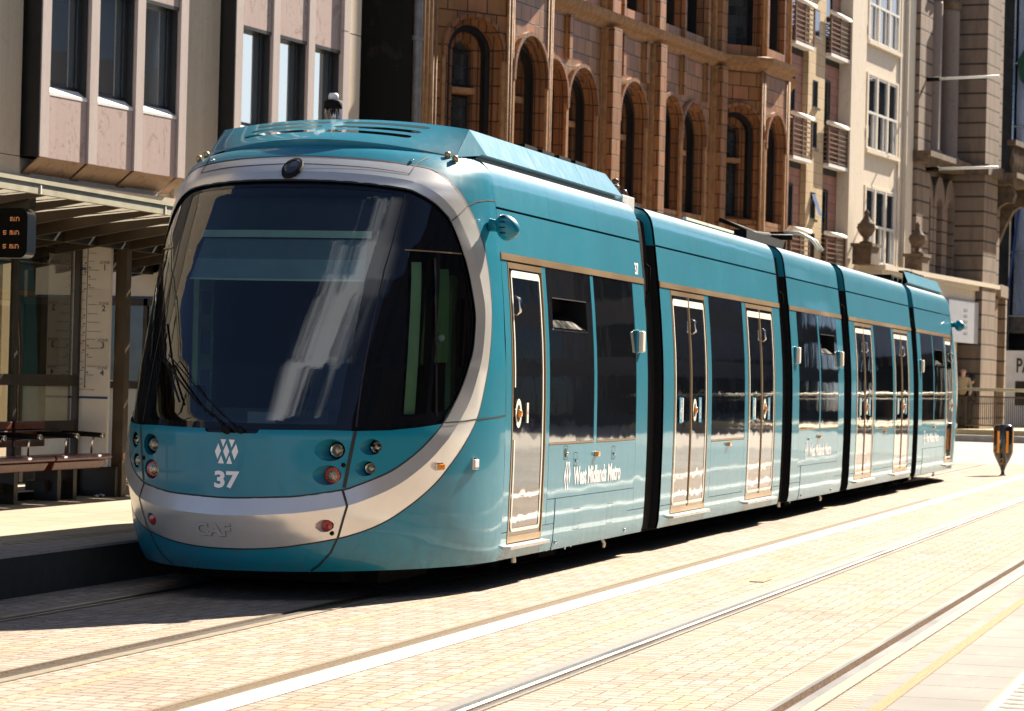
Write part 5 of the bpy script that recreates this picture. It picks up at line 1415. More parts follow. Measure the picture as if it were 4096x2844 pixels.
def urn(s, d, z, label):
    mb = FB()
    mb.box(s - .36, s + .36, d - .24, d + .24, z - .02, z + .42, 0); mb.box(s - .41, s + .41, d - .28, d + .28, z + .42, z + .5, 0)
    c = (0, 0, 0)
    prof_ = [(.16, 0), (.16, .05), (.06, .08), (.06, .15), (.14, .21), (.21, .32), (.24, .42), (.21, .45), (.23, .48), (.17, .52), (.07, .66), (.05, .72), (.07, .76), (.04, .82), (0, .87)]
    m2 = MB(); m2.lathe(F(s, d, z + .5), prof_, 18, 0)
    base = len(mb.V); mb.V += m2.V; mb.F += [tuple(i + base for i in f_) for f_ in m2.F]; mb.M += m2.M; mb.S += m2.S
    tag(mb.build('stone_urn', mat('weathered_urn_stone', (.13, .088, .055), .9, vs=5, var=.4, bump=.5) if 'urn' not in M else M['urn']), label, 'urn', 'stone urns on the ledge'); M['urn'] = bpy.data.materials['weathered_urn_stone']
urn(34.0, .55, 4.70, 'dark stone urn on the ledge in front of the cream building, next to the balconies')
urn(38.9, .55, 4.70, 'dark stone urn on the ledge at the corner with the banded stone building')

# ---- grand stone building, banded, with columns
gs = thing('banded_stone_building', F(43.5, 0, 0), 'grand stone building, coloured dark for shade, with banded rustication and tall columns', 'building')
OG = F(43.5, 0, 0)
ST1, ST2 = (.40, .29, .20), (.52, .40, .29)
M['rust'] = brick_mat('rusticated_stone', (.20, .14, .10), (.29, .215, .155), (.05, .035, .025), 30.0, .42, .03, .8, vary=.15, dirt=.75)  # stone colours of this building darkened to stand in for shade on it
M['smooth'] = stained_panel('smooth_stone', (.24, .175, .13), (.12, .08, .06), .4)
M['shadest'] = mat('shade_dark_stone', (.13, .09, .06), .95, vs=4, var=.5, bump=.6, bs=15)
mb = FB()
mb.box(39.97, 41.3, -4, .22, .1, 14, 0); mb.box(41.3, 45.1, -4, -.25, 4.7, 14, 1)
# street-facing pavilion: the near face looks straight down the street
mb.box(44.6, 46.2, -4, .95, .1, 14, 0); mb.box(46.2, 47.6, -4, .70, .1, 14, 0); mb.box(47.6, 48.4, -4, .2, .1, 14, 1)
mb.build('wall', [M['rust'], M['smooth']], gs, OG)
mb = FB()
mb.box(39.9, 47.0, -.2, .45, 7.75, 7.90, 0); mb.box(39.9, 47.0, -.2, .6, 7.90, 8.05, 0); mb.box(44.4, 46.4, -.2, 1.1, 7.75, 8.05, 0)
mb.build('string_course', M['shadest'], gs, OG)
for s in (41.85, 43.75):
    mb = MB(); prof_ = [(.34, 0), (.34, .12), (.29, .18), (.28, 4.2), (.26, 4.3)]
    mb.lathe(F(s, .05, 8.05), prof_, 22, 0); mb.lathe(F(s, .05, 12.35), [(.27, 0), (.36, .2), (.30, .25), (.42, .5), (.44, .6)], 16, 1)
    mb.build('column', [M['smooth'], M['shadest']], gs, OG)
for a, b in ((42.3, 42.95), (44.15, 44.55)):
    mb = FB(); mb.box(a, b, -.26, -.20, 8.3, 9.9, 0); mb.box(a, b, -.26, -.20, 10.5, 12.2, 0); mb.box(a - .05, b + .05, -.25, .0, 10.0, 10.15, 1)
    mb.poly([(a - .08, .0, 10.15), (b + .08, .0, 10.15), ((a + b) / 2, .0, 10.45)], 1); mb.build('window', [M['wglass'], M['smooth']], gs, OG)
# arched storey below the string course
for s in (41.6, 42.9, 44.1):
    mb = FB(); n = 8
    for k in range(n + 1):
        an = math.pi * k / n; c_, s_ = -math.cos(an), math.sin(an)
        if k < n:
            an2 = math.pi * (k + 1) / n; c2, s2 = -math.cos(an2), math.sin(an2); g_ = .03
            A = [(s + c_ * .32, 6.65 + s_ * .32), (s + c_ * .62, 6.65 + s_ * .95), (s + c2 * .62, 6.65 + s2 * .95), (s + c2 * .32, 6.65 + s2 * .32)]
            cx = sum(p[0] for p in A) / 4; cz = sum(p[1] for p in A) / 4; A = [(cx + (p[0] - cx) * .93, cz + (p[1] - cz) * .93) for p in A]
            lo = [mb.v((p[0], -.2, p[1])) for p in A]; hi = [mb.v((p[0], .10, p[1])) for p in A]
            for i in range(4): mb.f((lo[i], lo[(i + 1) % 4], hi[(i + 1) % 4], hi[i]), 0)
            mb.f(hi, 0)
    for k in range(6):
        for sx in (-1, 1): mb.box(s + sx * .47 - .15, s + sx * .47 + .15, -.2, .10, 4.75 + k * .33, 5.05 + k * .33, 0)
    mb.box(s - .30, s + .30, -.24, -.2, 4.75, 6.9, 1)
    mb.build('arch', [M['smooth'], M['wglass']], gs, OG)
# entrance columns, banded pier and doorway at street level
mb = MB(); mb.lathe((-1.47, 80, .2), [(.28, 0), (.28, .3), (.21, .4), (.20, 3.6), (.19, 3.9), (.27, 4.05), (.28, 4.2)], 22, 0); mb.build('column', [M['smooth']], gs, OG)
mb = MB(); mb.box(-1.42, -1.12, 81.2, 81.6, .1, 4.4, 0); mb.build('banded_pier', [M['rust']], gs, OG)
mb = MB(); mb.box(-2.2, -1.1, 79.6, 81.7, 4.4, 4.75, 0); mb.box(-2.6, -1.4, 82.0, 82.3, .1, 4.5, 1); mb.build('entablature', [M['smooth'], M['darkwall']], gs, OG)
# stone balcony on a scrolled bracket
mb = FB()
mb.box(46.2, 49.2, .2, 1.4, 7.6, 7.8, 0); mb.box(46.2, 49.3, .2, 1.5, 7.8, 7.95, 0); mb.box(46.2, 49.2, 1.2, 1.45, 8.75, 8.9, 0)
for k in range(12):
    x = 46.4 + k * .24; m2 = MB(); m2.lathe(F(x, 1.32, 7.95), [(.07, 0), (.04, .1), (.09, .3), (.04, .6), (.07, .8)], 8, 0)
    base = len(mb.V); mb.V += m2.V; mb.F += [tuple(i + base for i in f_) for f_ in m2.F]; mb.M += m2.M; mb.S += m2.S
mb.build('stone_balcony', M['shadest'], gs, OG)
mb = FB()
pts = [(0, 0), (0, 1.9), (.2, 1.95), (1.4, 1.9), (1.55, 1.65), (1.45, 1.4), (1.2, 1.4), (.95, 1.3), (.6, .8), (.35, .3), (.2, .05)]
for sA, sB in ((46.6, 46.9), (48.4, 48.7)):
    mb = FB()
    a = [mb.v((sA, .2 + p[0] * .75, 5.70 + p[1])) for p in pts]; b = [mb.v((sB, .2 + p[0] * .75, 5.70 + p[1])) for p in pts]; mb.f(a); mb.f(b)
    for i in range(len(pts)): mb.f((a[i], a[(i + 1) % len(pts)], b[(i + 1) % len(pts)], b[i]))
    mb.build('bracket', M['shadest'], gs, OG)
# two white flagpoles jutting over the street
for s, z, lab in ((40.75, 10.05, 'upper white flagpole jutting from the banded stone building'), (40.9, 7.62, 'lower white flagpole jutting from the banded stone building')):
    mb = MB(); p = F(s, .22, z); q_ = p + Vector((2.0, -.5, .02)); mb.tube([p, p + (q_ - p) * .18], .06, 8, 1); mb.tube([p + (q_ - p) * .12, q_], .035, 8, 0)
    tag(mb.build('flagpole', [M['white'], M['black']]), lab, 'flagpole', 'flagpoles on the banded building')

# ---- scaffolded building wrapped in sheeting, with a printed hoarding
g = N('white_sheeting'); n1 = g.noise(g.scale(g.geo, (1, 1, .35)), 2.2, 5, .6, dist=1.5)
b = g.bsdf(g.mix(n1, (.36, .37, .40), (.66, .67, .70)), .6); g.set(b, 'Normal', g.bump(n1, 1.0, .25)); M['sheet'] = g.m
sc = thing('scaffolded_building', (0, 130, 0), 'building wrapped in pale rippled scaffold sheeting at the far right', 'building')
mb = MB(); W_, H_ = 36, 30
def shp(i, j):
    x = -5.8 + i * .6; z = 5.2 + j * .8; return (x, 130 + .16 * math.sin(i * 1.7 + j * .35) + .12 * math.sin(j * .9 + i * .3), z)
ids = [[mb.v(shp(i, j)) for i in range(W_)] for j in range(H_)]
for j in range(H_ - 1):
    for i in range(W_ - 1): mb.f((ids[j][i], ids[j][i + 1], ids[j + 1][i + 1], ids[j + 1][i]), 0, True)
mb.build('sheeting', M['sheet'], sc, (0, 130, 0))
mb = MB(); mb.box(-9.5, 16, 130.5, 140, .2, 27, 0); mb.box(-6.9, -5.9, 129.4, 130.5, .2, 27, 0); mb.box(-5.9, 14, 129.3, 130.4, 4.4, 5.2, 1); mb.build('wall', [M['darkwall'], M['shadest']], sc, (0, 130, 0))
mb = MB()
for x in (-5.9, -3.2, -.6): mb.tube([(x, 129.2, .2), (x, 129.2, 27)], .05, 6, 0)
for z in (5.2, 8.2, 11.2, 14.2, 17.2): mb.tube([(-5.95, 129.2, z), (12, 129.2, z)], .05, 6, 0)
mb.tube([(-6.3, 129.2, 3.0), (-5.4, 129.2, 11.5)], .07, 6, 1); mb.build('scaffold_pole', [M['steel'], mat('blue_pole', (.02, .05, .16), .5)], sc, (0, 130, 0))
mb = MB(); mb.poly([(-5.75, 129.0, 17.3), (-5.2, 129.0, 18.2), (-4.6, 129.0, 18.0), (-4.7, 129.0, 17.0), (-5.2, 129.0, 15.9), (-5.6, 129.0, 16.4)]); mb.build('green_emblem', mat('green_print', (.004, .05, .02), .8), sc, (0, 130, 0), recalc=False)
hd = MB(); hd.box(-1.53, 6, 84.9, 85.0, .25, 2.9, 0)
put_text(hd, 'PA', lambda x, y: (-1.14 + x, 84.885, 2.42 + y), .62, 1, .012, 'LEFT', .62)
hd.box(-1.15, 3, 84.87, 84.9, 1.2, 1.95, 2)
tag(hd.build('hoarding', [mat('hoarding_white', (.52, .54, .60), .5), M['dkframe'], M['darkwall']]), 'white site hoarding printed with large dark letters behind the railing', 'hoarding')
# hanging sign board behind the rear of the tram
mb = MB(); p = F(42.6, 1.0, 3.6)
sb_ = [(-1.0, 0), (1.0, 0)]
mb.T = F; mb.box(41.2, 45.0, .78, .86, 2.95, 4.12, 0)
for k in range(5): mb.box(42.9, 43.3, .862, .868, 3.2 + k * .16, 3.26 + k * .16, 1)
tag(mb.build('sign_board', [flat('sign_board_white', (.40, .41, .45), .5), M['cabgrey']]), 'blank white sign board fixed to the stone frontage behind the rear of the tram', 'sign')

# ---- across the street: blocks that the tram and the windows mirror
def facade_mat(name, wall, nx, nz, wfx=.6, wfz=.6, base=(.01, .012, .014)):
    g = N(name); s = g.n('ShaderNodeSeparateXYZ', i_Vector=g.uv); m = g.math
    fx = m('ABSOLUTE', m('SUBTRACT', m('FRACT', m('DIVIDE', s.outputs[0], nx)), .5)); fz = m('ABSOLUTE', m('SUBTRACT', m('FRACT', m('DIVIDE', s.outputs[1], nz)), .5))
    w_ = m('MULTIPLY', m('LESS_THAN', fx, wfx / 2), m('LESS_THAN', fz, wfz / 2))
    b = g.bsdf(g.mix(w_, g.mix(g.noise(g.geo, .5, 4), wall, tuple(x * .6 for x in wall)), base), m('SUBTRACT', .8, m('MULTIPLY', w_, .7))); return g.m
def opp(x0, x1, y0, y1, h, mt, lab):
    mb = MB(); mb.box(x0, x1, y0, y1, -.1, h, 0); tag(mb.build('office_block', mt), lab, 'building')
opp(17, 27, 14, 66, 14, facade_mat('brown_facade', (.05, .038, .03), 2.6, 3.2), 'brown office block on the near side of the street across from the tram')
opp(17.5, 27, 94, 260, 17, facade_mat('stone_facade', (.10, .09, .085), 4.0, 3.6, .7, .62), 'dark gridded office block farther up the street across from the tram')
opp(-22, 8, -42, -28, 13, facade_mat('grey_facade', (.16, .15, .14), 3.0, 3.3, .7, .7), 'grey office block behind the photographer')
# ------------------------------------------------------------------ tram stop
M['shelter'] = mat('shelter_dark_frame', (.035, .028, .02), .45, .3)
M['post'] = mat('bronze_post', (.09, .062, .034), .4, .4)
M['canopyw'] = mat('canopy_board', (.042, .025, .011), .6, vs=5, var=.25)
M['fascia'] = mat('canopy_fascia', (.50, .46, .33), .45, .2, vs=4)
M['shglass'] = clear_glass('shelter_glass', (.42, .40, .30), 1.45)
M['boardw'] = flat('map_panel_white', (.86, .80, .72), .45)
M['boardw2'] = flat('map_panel_beige', (.72, .65, .56), .45)
M['ink'] = flat('dark_print', (.03, .03, .035), .6); M['inkg'] = flat('grey_print', (.12, .12, .12), .6)
M['navy'] = flat('navy_band', (.015, .07, .20), .5); M['redp'] = flat('red_print', (.35, .02, .02), .6)
sh = thing('tram_shelter', (-4.6, 24, PZT), 'dark framed tram stop shelter with a pitched slatted canopy and glazed back wall', 'shelter'); OS = (-4.6, 24, PZT)
XB = -4.85
for y in (25.55, 17.0, 33.0):
    mb = MB(); mb.box(-4.495, -4.37, y, y + .12, PZT, 2.98, 0); mb.build('post', M['post'], sh, OS, bevel=.006)
mb = MB()
for y in (16.0, 17.95, 19.9, 21.8, 23.95, 25.38): mb.box(XB - .03, XB + .03, y, y + .07, PZT, 2.95, 0)
for z, t in ((2.90, .06), (1.50, .055), (1.00, .09), (PZT + .02, .06)): mb.box(XB - .028, XB + .028, 16.07, 25.40, z - t, z + t, 0)
mb.box(XB - .05, -4.4, 25.46, 25.60, PZT, .62, 0); mb.box(XB - .05, XB, 25.46, 25.6, .6, 2.98, 0)
mb.box(XB - .1, -4.37, 16, 26.0, 2.98, 3.05, 0)
mb.build('wall_frame', M['shelter'], sh, OS)
mb = MB()
ys = (16.07, 18.0, 19.97, 21.87, 24.02, 25.38)
for k in range(5):
    for z0, z1 in ((1.555, 2.84), (1.09, 1.445)): mb.poly([(XB, ys[k] + .02, z0), (XB, ys[k + 1] - .07, z0), (XB, ys[k + 1] - .07, z1), (XB, ys[k] + .02, z1)])
mb.build('glass_panel', M['shglass'], sh, OS, recalc=False)
# canopy: inclined boards between a rear beam and the fascia
mb = MB()
y = 15.5; k = 0
while y < 33.5:
    x0, x1, z0, z1 = -5.6, -2.99, 2.88, 3.14
    for (a, b) in (((x0, z0), (x1, z1)),):
        pts = [(a[0], y, a[1]), (b[0], y, b[1]), (b[0], y, b[1] - .03), (a[0], y, a[1] - .24)]
        p2 = [(p[0], p[1] + .05, p[2]) for p in pts]; i0 = [mb.v(p) for p in pts]; i1 = [mb.v(p) for p in p2]
        mb.f(i0); mb.f(i1)
        for i in range(4): mb.f((i0[i], i0[(i + 1) % 4], i1[(i + 1) % 4], i1[i]))
    y += .78
mb.build('rafter', M['canopyw'], sh, OS)
mb = MB()
for yy in range(0, 23):
    a = 15.5 + yy * .78 + .06; mb.poly([(-5.6, a, 2.90), (-4.0, a, 3.06), (-4.0, a + .70, 3.06), (-5.6, a + .70, 2.90)], 0); mb.poly([(-4.0, a, 3.06), (-3.05, a, 3.15), (-3.05, a + .70, 3.15), (-4.0, a + .70, 3.06)], 1)
g = N('polycarbonate'); d_ = g.n('ShaderNodeBsdfDiffuse'); t_ = g.n('ShaderNodeBsdfTranslucent'); x_ = g.n('ShaderNodeMixShader'); g.set(d_, 'Color', (.5, .47, .4)); g.set(t_, 'Color', (.55, .5, .4)); g.set(x_, '0', .35); g.set(x_, '1', d_.outputs[0]); g.set(x_, '2', t_.outputs[0]); g.t.links.new(x_.outputs[0], g.out.inputs[0])
mb.build('roof_panel', [M['canopyw'], g.m], sh, OS)
mb = MB(); mb.box(-2.99, -2.94, 14.0, 34.0, 3.08, 3.19, 0); mb.box(-2.94, -2.925, 14.0, 34, 3.165, 3.20, 0); mb.box(-3.05, -2.99, 14, 34, 3.175, 3.19, 0)
for yy in (18.0, 20.6, 23.2, 25.8): mb.box(-2.94, -2.93, yy, yy + .02, 3.08, 3.19, 1)
mb.build('fascia', [M['fascia'], M['cream']], sh, OS)
mb = MB(); mb.box(-5.3, -5.15, 14, 34, 2.70, 2.88, 0); mb.box(-4.45, -4.38, 14, 34, 2.86, 2.98, 0); mb.build('rear_beam', M['shelter'], sh, OS)
# route map panel
rm = thing('route_map_panel', (-4.7, 25.5, .6), 'tall white route map panel with zones 1 to 4 on the shelter end', 'map panel')
XL, XR, ZB, ZT_, YM = -4.925, -4.50, .62, 2.945, 25.44
mb = MB(); mb.box(XL, XR, YM, YM + .05, ZB, ZT_, 0)
def zone_band(z0, z1, m):
    n = 10; lo = [(XL + .003 + (XR - XL - .006) * k / n) for k in range(n + 1)]
    up = [z1 + .02 * math.sin(math.pi * k / n * 1.0) for k in range(n + 1)]
    for k in range(n): yy = YM - .001 * (m + 1); mb.poly([(lo[k], yy, z0), (lo[k + 1], yy, z0), (lo[k + 1], yy, up[k + 1]), (lo[k], yy, up[k])], m)
# image rows -> height on the panel
def zz(row): return 2.965 - (row - 957) * (2.965 - 1.322) / (1590 - 957)
zone_band(zz(1468), zz(1355) , 1)
zone_band(zz(1355), zz(1165), 2)
for k, (a, m) in enumerate(((zz(1165), 2),)): pass
mb.box(XL, XR, YM - .004, YM, zz(1592), zz(1583), 3)
w_, h_ = XR - XL, 1
def TX(s, px, row, size, m=4, al='CENTER', bold=0.0):
    x = XL + (px - 862) / (1258 - 862) * w_; z = zz(row); put_text(mb, s, lambda a, b: (x + a, YM - .005, z + b), size, m, bold, al)
mb.box(XL + (1016 - 862) / 396 * w_ - .004, XL + (1016 - 862) / 396 * w_ + .004, YM - .004, YM, zz(1545), zz(998), 5)
for k, (row) in enumerate((1052, 1214, 1360, 1470)):
    TX('ZONE', 1195 , row, .042, 5); TX(str(k + 1), 1195, row + 20, .085, 5, 'CENTER', .002)
stops = [('Edgbaston Village', 990, 0), ('Five Ways', 1015, 1), ('Brindleyplace', 1031, -1), ('Library', 1047, 1), ('Town Hall', 1064, -1), ('You are here', 1077, -2), ('Grand Central', 1082, 1), ('Corporation Street', 1100, -1), ('Bull Street', 1118, 1), ('St Chads', 1135, -1), ("St Paul's", 1152, 1), ('Jewellery Quarter', 1168, -1), ('Soho', 1185, 1), ('Winson Green', 1201, -1), ('Handsworth', 1219, 1), ('The Hawthorns', 1237, -1), ('Kenrick Park', 1255, 1), ('Trinity Way', 1272, -1), ('West Bromwich', 1289, 1), ('Lodge Road', 1306, -1), ('Dartmouth Street', 1325, 1), ('Dudley Street', 1340, -1), ('Black Lake', 1357, 1), ('Wednesbury', 1374, -1), ('Wednesbury Parkway', 1392, 1), ('Bradley Lane', 1410, -1), ('Loxdale', 1428, 1), ('Bilston Central', 1445, -1), ('The Crescent', 1463, 1), ('Priestfield', 1480, -1), ('The Royal', 1498, 1), ('Pipers Row', 1515, -1), ('Wolverhampton Station', 1535, -1), ("Wolverhampton St George's", 1556, 0)]
for s, row, sd in stops:
    if sd == -2:
        x0 = XL + (900 - 862) / 396 * w_; x1 = XL + (1002 - 862) / 396 * w_; mb.box(x0, x1, YM - .004, YM, zz(row) - .014, zz(row) + .014, 3); TX(s, 951, row, .020, 0)
    else: TX(s, 1016 + sd * 14, row, .020, 4, {0: 'CENTER', 1: 'LEFT', -1: 'RIGHT'}[sd])
    if row % 2 == 0: x = XL + (1016 - 862 + sd * 22) / 396 * w_; mb.box(x - .008, x + .008, YM - .004, YM, zz(row) + .018, zz(row) + .034, 6)
mb.build('map_board', [M['boardw'], M['boardw2'], flat('map_panel_tan', (.78, .71, .62), .45), M['navy'], M['ink'], M['inkg'], M['redp']], rm, (-4.7, 25.5, .6), recalc=False)
mb = MB(); mb.box(XL - .02, XR + .008, YM - .01, YM + .06, ZT_, ZT_ + .03, 0); mb.box(XL - .02, XL, YM - .01, YM + .06, ZB, ZT_, 0); mb.build('frame', M['shelter'], rm, (-4.7, 25.5, .6))
# benches
M['wood'] = mat('varnished_red_wood', (.12, .022, .010), .4, 0, vs=14, var=.45, coat=.2)
def bench(y0, y1, label, arms):
    o3 = (-4.5, (y0 + y1) / 2, PZT); t = thing('bench', o3, label, 'bench', 'wooden benches in the shelter')
    zt = .775
    mb = MB()
    sec = [(-4.80, zt - .02), (-4.36, zt - .005), (-4.325, zt - .015), (-4.31, zt - .035), (-4.32, zt - .06), (-4.80, zt - .07)]
    def ext(sec, a, b, sl=0):
        i0 = [mb.v((p[0], a, p[1])) for p in sec]; i1 = [mb.v((p[0], b - sl * (zt - p[1]), p[1])) for p in sec]
        mb.f(i0); mb.f(i1)
        for i in range(len(sec)): mb.f((i0[i], i0[(i + 1) % len(sec)], i1[(i + 1) % len(sec)], i1[i]), 0, False)
    ext(sec, y0, y1)
    ext([(-4.80, zt - .075), (-4.34, zt - .068), (-4.37, zt - .15), (-4.80, zt - .16)], y0, y1 - .04, .6)
    mb.build('seat', M['wood'], t, o3, bevel=.008)
    mb = MB()
    for z0, z1 in ((.84, .91), (.925, 1.0), (1.015, 1.09)): mb.box(-4.80, -4.775, y0 + .02, min(y1, 24.6) - .02, z0, z1, 0)
    mb.build('backrest', M['wood'], t, o3, bevel=.006)
    for y in arms:
        mb = MB()
        mb.tube([(-4.80, y, .965), (-4.60, y, .965), (-4.42, y, .958), (-4.36, y, .955)], .026, 12, 1); mb.tube([(-4.365, y, .955), (-4.335, y, .955)], .029, 12, 0)
        mb.tube([(-4.44, y, .95), (-4.47, y, .89), (-4.47, y, .76)], .011, 8, 0); mb.build('armrest', [M['chrome'], M['black']], t, o3)
    mb = MB()
    for y in (y0 + .4, y1 - .5): mb.box(-4.75, -4.5, y, y + .08, PZT, zt - .15, 0)
    mb.box(-4.8, -4.6, y0 + .3, y1 - .3, PZT + .1, PZT + .2, 0); mb.build('leg', M['shelter'], t, o3)
bench(23.92, 25.18, 'varnished red wood bench nearest the route map, ending beside the post', (24.42, 25.02))
bench(21.6, 23.88, 'varnished red wood bench at the left edge of the picture under the departure display', (22.85, 23.60, 22.0))
# departure display
dd = thing('departure_display', (-3.6, 21.1, 2.6), 'black hanging departure display with orange dot-matrix minutes', 'display'); OD2 = (-3.6, 21.1, 2.6)
mb = MB(); x0, x1, z0, z1, r_ = -5.6, -3.245, 2.56, 2.985, .07
def rr2(x0, x1, z0, z1, r, n=5):
    return rrect(x0, x1, z0, z1, r, n)
A = rr2(x0, x1, z0, z1, r_); a = [mb.v((p[0], 21.0, p[1])) for p in A]; b = [mb.v((p[0], 21.165, p[1])) for p in A]
mb.f(a, 0); mb.f(b, 0)
for i in range(len(A)): mb.f((a[i], a[(i + 1) % len(A)], b[(i + 1) % len(A)], b[i]), 1, False)
mb.build('housing', [M['gblack2'] if 'gblack2' in M else mat('display_black', (.004, .004, .004), .7, spec=.08), mat('display_side', (.20, .23, .25), .35, .6, vs=8)], dd, OD2, recalc=False)
DOT = {'m': ['11110', '10101', '10101', '10101', '10101'], 'i': ['1', '0', '1', '1', '1', '1'][1:], 'n': ['11110', '10001', '10001', '10001', '10001'], '5': ['11111', '10000', '11110', '00001', '11110'], ' ': ['000'] * 5, 'I': ['1', '0', '1', '1', '1']}
mb = MB(); px = .0064
for line, z in (('mIn', 2.885), ('5_mIn', 2.768), ('5_mIn', 2.650)):
    x = -3.325; mb = MB()
    seq = list(line)
    for c in seq[::-1]:
        if c == '_': x -= px * 3.5; continue
        rows = DOT[c if c in DOT else 'I']; w2 = len(rows[0])
        for ri, row in enumerate(rows):
            for ci, ch in enumerate(row):
                if ch == '1':
                    cx = x - (w2 - 1 - ci) * px; cz = z + .022 - ri * px * 1.15; s_ = .0026
                    mb.poly([(cx - s_, 20.997, cz - s_), (cx + s_, 20.997, cz - s_), (cx + s_, 20.997, cz + s_), (cx - s_, 20.997, cz + s_)])
        x -= (w2 + 1.3) * px
    M.setdefault('led', None); M['led'] = M['led'] or mat('led_orange', (.4, .15, .05), .5, emis=(1.0, .38, .14), es=.16)
    mb.build('dot_matrix_text', M['led'], dd, OD2, recalc=False)
mb = MB(); mb.box(-5.6, -3.27, 21.04, 21.14, 2.99, 3.10, 0); mb.box(-3.28, -3.25, 21.02, 21.16, 2.985, 3.12, 0); mb.build('hanging_bracket', M['shelter'], dd, OD2)
# stop name sign and second glazed screen farther along
sn = thing('stop_name_sign', (-5.4, 28.0, 2.5), 'white stop name sign with a black zone 1 tab behind the shelter end', 'sign'); ON = (-5.4, 28, 2.5)
mb = MB(); mb.box(-6.6, -4.9, 27.98, 28.02, 2.43, 2.945, 0); mb.box(-6.6, -4.9, 27.975, 27.98, 2.43, 2.455, 1)
mb.poly([(-5.41, 27.972, 2.94), (-5.285, 27.972, 2.94), (-5.285, 27.972, 2.70), (-5.375, 27.972, 2.70)], 2)
put_text(mb, 'Square', lambda a, b: (-5.41 + a, 27.972, 2.76 + b), .10, 2, 0, 'RIGHT', .8)
put_text(mb, 'ZONE', lambda a, b: (-5.34 + a, 27.965, 2.875 + b), .045, 3, .001, 'CENTER', .8); put_text(mb, '1', lambda a, b: (-5.335 + a, 27.965, 2.79 + b), .12, 3, .003, 'CENTER', .8)
mb.build('sign_face', [M['boardw'], M['navy'], M['ink'], M['cream']], sn, ON, recalc=False)
sc2 = thing('glazed_screen', (-5.6, 28, PZT), 'dark framed glazed screen with white lower panels behind the shelter post', 'screen'); OC = (-5.6, 28, PZT)
mb = MB()
for x in (-6.8, -5.27, -4.9): mb.box(x, x + .05, 28.0, 28.08, PZT, 3.0, 0)
for z in (2.40, 1.46): mb.box(-6.8, -4.9, 28.0, 28.06, z - .05, z + .03, 0)
mb.build('frame', M['shelter'], sc2, OC)
mb = MB(); mb.poly([(-6.8, 28.03, 1.5), (-4.9, 28.03, 1.5), (-4.9, 28.03, 2.36), (-6.8, 28.03, 2.36)]); mb.build('glass_panel', mat('tinted_screen', (.03, .028, .015), .08, vs=3, var=.4), sc2, OC)
mb = MB(); mb.box(-6.8, -4.9, 28.02, 28.05, .52, 1.41, 0); mb.box(-6.8, -4.9, 28.02, 28.045, .44, .52, 1); mb.build('lower_panel', [mat('white_lower_panel', (.70, .70, .62), .4), mat('yellow_edge', (.62, .46, .16), .6)], sc2, OC)
# scrap of paper on the platform
mb = MB(); random.seed(3); cx, cy = -4.55, 25.42; n = 7
ids = [[mb.v((cx - .05 + .1 * i / n + random.uniform(-.006, .006), cy - .03 + .06 * j / 4, PZT + .004 + abs(random.gauss(0, .012)))) for i in range(n + 1)] for j in range(5)]
for j in range(4):
    for i in range(n): mb.f((ids[j][i], ids[j][i + 1], ids[j + 1][i + 1], ids[j + 1][i]), 0)
tag(mb.build('crumpled_paper', M['white']), 'crumpled scrap of white paper on the platform at the foot of the shelter post', 'litter')

# ---- lantern on a post behind the tram roof
lp = thing('lamp_post', (-3.79, 30, PZT), 'lamp post whose clear cylindrical lantern shows above the tram roof', 'lamp post'); OL = (-3.79, 30, PZT)
mb = MB(); mb.tube([(-3.79, 30, PZT), (-3.79, 30, 4.45)], .06, 12, 0); mb.build('pole', M['shelter'], lp, OL)
mb = MB(); mb.lathe((-3.79, 30, 4.40), [(.10, 0), (.10, .38)], 20, 0); mb.build('glass_cylinder', M['clearlamp'] if 'clearlamp' in M else clear_glass('lantern_glass', (.9, .85, .75)), lp, OL, recalc=False)
mb = MB(); mb.lathe((-3.79, 30, 4.42), [(.03, 0), (.035, .15), (.03, .34)], 12, 1)
for k in range(4): a = k * math.pi / 2 + .4; mb.tube([(-3.79 + .075 * math.cos(a), 30 + .075 * math.sin(a), 4.4), (-3.79 + .075 * math.cos(a), 30 + .075 * math.sin(a), 4.78)], .008, 6, 1)
mb.lathe((-3.79, 30, 4.775), [(.105, 0), (.11, .01), (.11, .085), (.08, .10), (.03, .11)], 20, 2); mb.lathe((-3.79, 30, 4.87), [(.03, 0), (.06, .01), (.06, .065), (.045, .085), (0, .09)], 16, 3)
mb.build('lantern_head', [M['steel'], M['chrome'], M['black'], M['white']], lp, OL)

# ---- bollard
M['blackgloss'] = mat('bollard_black', (.012, .012, .012), .2, coat=.8); M['orangep'] = mat('orange_reflector', (.95, .33, .03), .35)
bo = thing('bollard', (1.839, 52.53, 0), 'black traffic bollard with orange vertical stripes tapering to a narrow foot', 'bollard'); OB = (1.839, 52.53, 0)
mb = MB(); mb.lathe(OB, [(.07, 0), (.05, .02), (.035, .03), (.035, .09), (.06, .16), (.14, .32), (.175, .40), (.19, .46), (.19, .93), (.175, .965), (.12, .985), (0, .99)], 28, 0)
mb.build('body', M['blackgloss'], bo, OB)
mb = MB(); 
for k in range(6):
    an = R(-90 + 52 * (k - 2.45)); 
    for j in range(3):
        pass
    n = 4; w3 = .20
    P_ = []
    for t in range(n + 1):
        a_ = an + w3 * (t / n - .5) * 1.3; P_.append((1.839 + .193 * math.cos(a_), 52.53 + .193 * math.sin(a_)))
    for t in range(n): mb.poly([(P_[t][0], P_[t][1], .44), (P_[t + 1][0], P_[t + 1][1], .44), (P_[t + 1][0], P_[t + 1][1], .86), (P_[t][0], P_[t][1], .86)], 0, True)
mb.build('orange_stripe', M['orangep'], bo, OB, recalc=False)
mb = MB(); put_text(mb, '2', lambda a, b: (1.839 + a * .96, 52.53 - .135 + .1 * (.26 - b) * 0 - b * .35, .27 + b), .16, 0, .004); mb.build('numeral', mat('dull_gold', (.30, .17, .04), .5), bo, OB, recalc=False)

